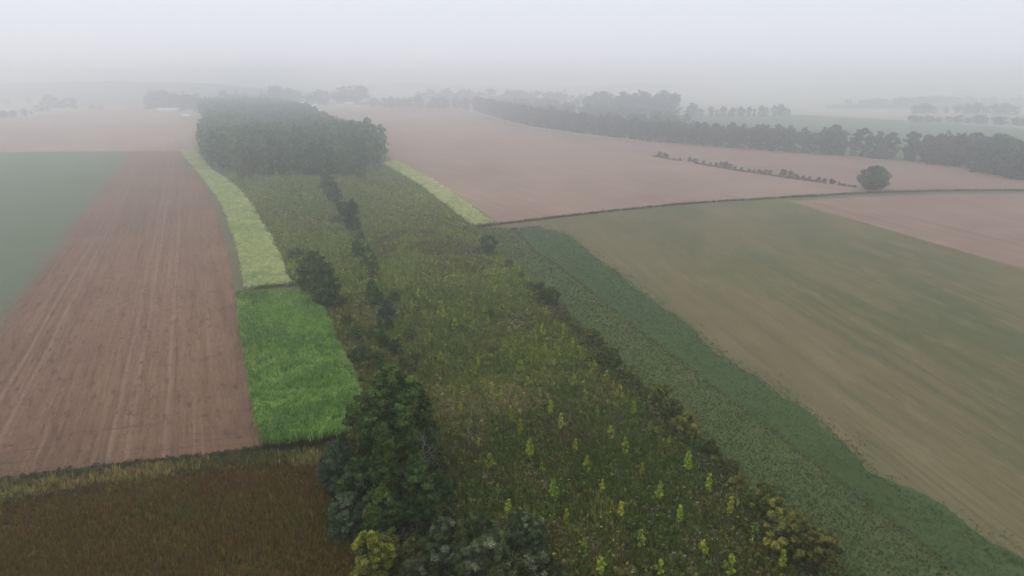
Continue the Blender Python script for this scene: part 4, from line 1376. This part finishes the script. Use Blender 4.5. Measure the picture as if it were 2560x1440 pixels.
# a rust-coloured patch of dry docks halfway to the wood
rp = px((930, 600), (1010, 578), (1110, 590), (1190, 625), (1240, 665), (1180, 690), (1080, 672), (980, 668), (930, 640))
dp = scatter(rp, 5.0, rng, falloff=1.2)
dp = dp[0.6 * vnoise(dp, 12, 95) + 0.4 * vnoise(dp, 4, 96) > 0.42]
cover("dry_docks", dp, WEED + TALL, 0.8 + 0.5 * rng.random(len(dp)), pick(rng, [(0.115, 0.072, 0.05, 3), (0.085, 0.06, 0.04, 2), (0.14, 0.10, 0.07, 1)], len(dp)), rng)
# lighter yellow-green herbs in drifts
pts = scatter(meadow_poly, 3.5, rng)
nz = 0.5 * vnoise(pts, 38, 21) + 0.3 * vnoise(pts, 11, 22) + 0.2 * vnoise(pts, 4, 23)
far_w = np.clip((np.linalg.norm(pts, axis=1) - 100) / 110, 0, 1)
pts = pts[nz > 0.71 - 0.26 * far_w]
c = pick(rng, [(0.17, 0.20, 0.030, 2), (0.125, 0.165, 0.032, 2), (0.20, 0.195, 0.046, 1)], len(pts)) * (0.8 + 0.4 * rng.random(len(pts)))[:, None]
cover("meadow_herbs", pts, TALL + WEED, 0.8 + 0.6 * rng.random(len(pts)), c, rng)
# white umbels and seed heads
pts = scatter(meadow_poly, 0.7, rng, falloff=1.2)
nz = 0.6 * vnoise(pts, 18, 31) + 0.4 * vnoise(pts, 5, 32)
pts = pts[(nz > 0.62) & (dist_to_line(pts, hedge_edge) > 6)]
UMB = []
for _ in range(3):
    V, T = weed_template(rng, 6, 0.1, 0.22, 0.065)
    V[:, 2] += 0.95
    UMB.append((V, T))
cover("white_flowers", pts, UMB, 0.8 + 0.5 * rng.random(len(pts)), np.full((len(pts), 3), 0.27) * (0.5 + 0.8 * rng.random(len(pts)))[:, None], rng)

# dark undergrowth under the hedge and the clump
he = hedge_edge[6:]
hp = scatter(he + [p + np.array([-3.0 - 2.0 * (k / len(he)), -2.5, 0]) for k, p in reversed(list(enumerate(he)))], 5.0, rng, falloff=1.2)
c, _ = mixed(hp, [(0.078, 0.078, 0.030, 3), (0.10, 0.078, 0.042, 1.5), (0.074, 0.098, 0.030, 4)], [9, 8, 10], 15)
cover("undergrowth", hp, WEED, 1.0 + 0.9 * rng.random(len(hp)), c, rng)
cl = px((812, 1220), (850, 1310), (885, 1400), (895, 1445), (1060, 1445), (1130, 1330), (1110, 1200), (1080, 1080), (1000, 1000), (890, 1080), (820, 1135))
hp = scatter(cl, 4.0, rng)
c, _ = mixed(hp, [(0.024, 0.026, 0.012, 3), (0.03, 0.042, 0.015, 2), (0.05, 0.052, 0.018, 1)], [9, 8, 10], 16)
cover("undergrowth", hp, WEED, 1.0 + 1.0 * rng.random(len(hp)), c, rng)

# brown weed field in the near corner
bw = yel_low + field_right + px((-900, 1950))
pts = scatter(bw, 14.0, rng)
c, _ = mixed(pts, [(0.142, 0.088, 0.022, 4), (0.118, 0.078, 0.019, 3), (0.20, 0.148, 0.030, 2.8), (0.112, 0.100, 0.024, 2.0), (0.145, 0.076, 0.034, 1.0)], [24, 18, 20, 16, 14], 25, 0.14)
cover("brown_weeds", pts, FINE + GRASS + TALL, 0.6 + 0.4 * rng.random(len(pts)), c, rng)
# dry grass strip above it
pts = scatter(yel_top + yel_low[::-1], 11.0, rng, falloff=1.0)
c, _ = mixed(pts, [(0.28, 0.23, 0.072, 4), (0.215, 0.195, 0.06, 3), (0.11, 0.115, 0.04, 1.4), (0.08, 0.055, 0.03, 0.6)], [12, 10, 9, 8], 35)
cover("dry_grass", pts, GRASS + TALL, 0.7 + 0.5 * rng.random(len(pts)), c, rng)
pts = scatter(low_top + yel_top[::-1], 8.0, rng, falloff=1.0)
c, _ = mixed(pts, [(0.034, 0.040, 0.018, 4), (0.045, 0.060, 0.024, 2), (0.06, 0.045, 0.026, 1.5)], [9, 8, 7], 45)
cover("margin_weeds", pts, WEED, 0.45 + 0.4 * rng.random(len(pts)), c, rng)
pts = scatter([p + np.array([0, -1.5, 0]) for p in yel_low] + [p + np.array([0, 1.2, 0]) for p in yel_low[::-1]], 5.0, rng, falloff=1.0)
pts = pts[vnoise(pts, 6, 51) > 0.45]
c, _ = mixed(pts, [(0.04, 0.042, 0.022, 3), (0.06, 0.066, 0.034, 2)], [5, 5], 55)
cover("margin_weeds", pts, WEED, 0.6 + 0.6 * rng.random(len(pts)), c, rng)
# grass margin on the right
pts = scatter(hedge_edge[3:] + crop_edge[::-1], 18.0, rng)
c, _ = mixed(pts, [(0.082, 0.104, 0.032, 4), (0.068, 0.094, 0.028, 3), (0.105, 0.114, 0.038, 1.8), (0.072, 0.102, 0.044, 1.5), (0.14, 0.115, 0.06, 0.5)], [10, 8, 7, 9, 6], 65, 0.14)
cover("margin_grass", pts, FINE + GRASS, 0.22 + 0.25 * rng.random(len(pts)), c, rng)
# rough grass along its border with the crop
pts = scatter([p + np.array([-0.5, -0.2, 0]) for p in crop_edge] + [p + np.array([0.7, 0.3, 0]) for p in crop_edge[::-1]], 7.0, rng, falloff=0.8)
c, _ = mixed(pts, [(0.16, 0.14, 0.08, 3), (0.10, 0.11, 0.055, 2), (0.10, 0.08, 0.05, 1)], [7, 6, 5], 66)
cover("border_grass", pts, GRASS, 0.28 + 0.2 * rng.random(len(pts)), c, rng)
# young crop plants in the near strip
go = smooth(green_out, 6)
pts = scatter(crop_edge[:-1] + go[::-1], 12.0, rng)
# thinning seedlings past the edge of the strip
ep = scatter([p + np.array([-1.0, -1.0, 0]) for p in go] + [p + np.array([9.0, 3.5, 0]) for p in go[::-1]], 9.0, rng)
ed_ = dist_to_line(ep, go)
ep = ep[(rng.random(len(ep)) < np.clip(0.75 - ed_ / 6.0, 0, 1)) & (0.6 * vnoise(ep, 7, 71) + 0.4 * vnoise(ep, 2.5, 72) > 0.3 + ed_ * 0.055)]
pts = np.concatenate([pts, ep])
c, _ = mixed(pts, [(0.054, 0.094, 0.028, 4), (0.066, 0.106, 0.034, 3), (0.046, 0.084, 0.026, 2)], [12, 8, 6], 75, 0.1)
cover("crop_leaves", pts, FINE + WEED[:1], 0.28 + 0.2 * rng.random(len(pts)), c, rng)
# rough grass under the hedgerow between the stubble fields
hr = along(px((1635, 392), (1850, 428), (2000, 450), (2140, 469)), 0.45, 0.7, rng)
hr = np.array(hr)[:, :2]
hr = hr[vnoise(hr, 9, 87) > 0.25]
c, _ = mixed(hr, [(0.06, 0.062, 0.03, 3), (0.095, 0.085, 0.05, 2)], [20, 14], 88)
cover("hedgerow_grass", hr, GRASS + WEED[:2], 0.6 + 0.5 * rng.random(len(hr)), c, rng)
# grass on the track between the fields
pts = scatter([p + np.array([0, -0.7, 0]) for p in track[:11]] + [p + np.array([0, 1.2, 0]) for p in track[10::-1]], 2.2, rng, falloff=0.0)
c, _ = mixed(pts, [(0.07, 0.076, 0.038, 3), (0.10, 0.09, 0.05, 2)], [20, 14], 85)
cover("track_grass", pts, GRASS, 0.6 + 0.4 * rng.random(len(pts)), c, rng)

# the tall green cane crop: stems below, arching leaves on top
def cane_template(rng, h=2.9, leaves=9, stem=True):
    V, T, K = [], [], []
    for s in range(3):
        a = rng.random() * 6.283
        x, y = 0.22 * math.cos(a), 0.22 * math.sin(a)
        hh = h * (0.85 + 0.2 * rng.random())
        o = len(V)
        wv = 0.02
        V += [(x - wv, y, 0), (x + wv, y, 0), (x, y, hh * 0.85)]
        T += [(o, o + 1, o + 2)]
        K += [0]
        for q in range(leaves):
            a = rng.random() * 6.283
            z0 = hh * (0.55 + 0.42 * rng.random())
            L = 0.55 + 0.45 * rng.random()
            dx, dy = math.cos(a), math.sin(a)
            nx, ny = -dy * 0.06, dx * 0.06
            o = len(V)
            rise = 0.25 + 0.3 * rng.random()
            V += [(x, y, z0), (x + dx * L * .45 - nx, y + dy * L * .45 - ny, z0 + rise), (x + dx * L * .45 + nx, y + dy * L * .45 + ny, z0 + rise), (x + dx * L, y + dy * L, z0 + rise - 0.35 - 0.3 * rng.random())]
            T += [(o, o + 1, o + 2), (o + 1, o + 3, o + 2)]
            K += [1, 1]
    return np.array(V), np.array(T), np.array(K)


def cane_crop(name, poly, density, h, leafcols, stemcol, seed, scales, leaves=9, falloff=0.9, lod=True):
    rng = np.random.default_rng(seed)
    pts = scatter(poly, density, rng, d0=110, falloff=falloff)
    tm = [cane_template(rng, h, leaves) for _ in range(5)]
    c, _ = mixed(pts, leafcols, scales, seed, 0.16)
    vi = rng.integers(0, 5, len(pts))
    d = np.linalg.norm(pts, axis=1)
    fat = np.clip((d / 115.0) ** 0.55, 1.0, 2.0)
    Vs, Ts, Cs, off = [], [], [], 0
    hgt = 0.92 + 0.16 * vnoise(pts, 6, seed + 3)
    for k, (V, T, K) in enumerate(tm):
        ids = np.where(vi == k)[0]
        m = len(ids)
        a = rng.random(m) * 6.283
        s = (0.85 + 0.3 * rng.random(m)) * fat[ids]
        X = (V[:, 0][None] * np.cos(a)[:, None] - V[:, 1][None] * np.sin(a)[:, None]) * s[:, None] + pts[ids, 0][:, None]
        Y = (V[:, 0][None] * np.sin(a)[:, None] + V[:, 1][None] * np.cos(a)[:, None]) * s[:, None] + pts[ids, 1][:, None]
        Z = V[:, 2][None] * hgt[ids][:, None] + 0.02
        Vs.append(np.stack([X, Y, Z], 2).reshape(-1, 3))
        Ts.append((T[None] + (np.arange(m) * len(V))[:, None, None] + off).reshape(-1, 3))
        off += m * len(V)
        cc = np.where(K[None, :, None] == 1, c[ids][:, None, :] * (1 + rng.normal(0, 0.14, (m, len(T), 1))), np.array(stemcol)[None, None, :])
        Cs.append(cc.reshape(-1, 3))
    me = tri_mesh(name, np.concatenate(Vs), np.concatenate(Ts), np.clip(np.concatenate(Cs), 0.004, 0.8), M_HERB)
    link(name, me, kind="stuff")


top_poly = px((593, 731), (604, 832), (623, 930), (639, 1022), (652, 1092), (700, 1094), (790, 1082), (878, 1062), (903, 985), (870, 905), (840, 850), (812, 776), (745, 724), z=2.6)
cane_crop("green_cane_crop", top_poly, 3.4, 2.9, [(0.122, 0.222, 0.044, 3), (0.165, 0.268, 0.060, 2), (0.082, 0.160, 0.036, 2.6)], (0.10, 0.065, 0.035), 301, [8, 6, 7])
pale_poly = smooth(pale_l) + smooth(pale_r)[::-1]
cane_crop("pale_cane_crop", pale_poly, 4.2, 1.5, [(0.34, 0.385, 0.145, 3), (0.28, 0.35, 0.13, 2), (0.40, 0.42, 0.19, 1.6)], (0.14, 0.12, 0.06), 311, [10, 14, 8], leaves=7, falloff=1.25)
cane_crop("pale_cane_crop", strip_l + strip_r[::-1], 3.4, 1.5, [(0.42, 0.43, 0.18, 3), (0.36, 0.39, 0.16, 2), (0.46, 0.46, 0.22, 1.4)], (0.14, 0.12, 0.06), 321, [10, 14, 8], leaves=7, falloff=1.25)

# clods and straw lying on the near soil
def clod_template(rng):
    V = rng.normal(0, 1, (7, 3)) * [1, 1, 0.45]
    V /= np.maximum(1, np.linalg.norm(V, axis=1))[:, None]
    base = np.array([[math.cos(k * 1.2566), math.sin(k * 1.2566) * 0.8, -0.15] for k in range(5)]) * (0.8 + 0.4 * rng.random((5, 1)))
    V = np.concatenate([base, [[0.25 * rng.normal(), 0.25 * rng.normal(), 0.55]], [[0.4 * rng.normal(), 0.3 * rng.normal(), 0.4]]])
    T = []
    for k in range(5):
        T.append((k, (k + 1) % 5, 5 if k < 3 else 6))
    T += [(3, 6, 5), (0, 5, 6)]
    return V, np.array(T)


rng = np.random.default_rng(123)
soil_near = px((-700, 1290), (-300, 1235), (0, 1200), (330, 1156), (655, 1118), (640, 1025), (622, 930), (603, 830), (588, 725), (330, 725), (0, 860), (-400, 1000))
pts = scatter(soil_near, 16.0, rng, d0=90, falloff=2.2)
q = pts @ np.array([math.cos(R_SOIL), math.sin(R_SOIL)])
v = pts @ np.array([-math.sin(R_SOIL), math.cos(R_SOIL)])
rowz = vnoise(np.stack([q * 0.05, v], 1), 1.6, 41)
blot = vnoise(pts, 16, 42)
hd = np.abs(pts @ np.array([-math.sin(R_HEAD), math.cos(R_HEAD)]) - h0)
hrow = vnoise(np.stack([pts @ np.array([math.cos(R_HEAD), math.sin(R_HEAD)]) * 0.06, hd], 1), 1.5, 43)
keepc = np.where(hd < 15, hrow > 0.52, rowz * 0.6 + blot * 0.4 > 0.50)
pts = pts[keepc]
c = pick(rng, [(0.085, 0.055, 0.040, 4), (0.12, 0.078, 0.056, 4), (0.24, 0.17, 0.125, 2.2), (0.07, 0.07, 0.036, 0.4)], len(pts))
cover("soil_clods", pts, [clod_template(rng) for _ in range(5)], 0.035 + 0.11 * rng.random(len(pts)) ** 3, c, rng, z=0.06)
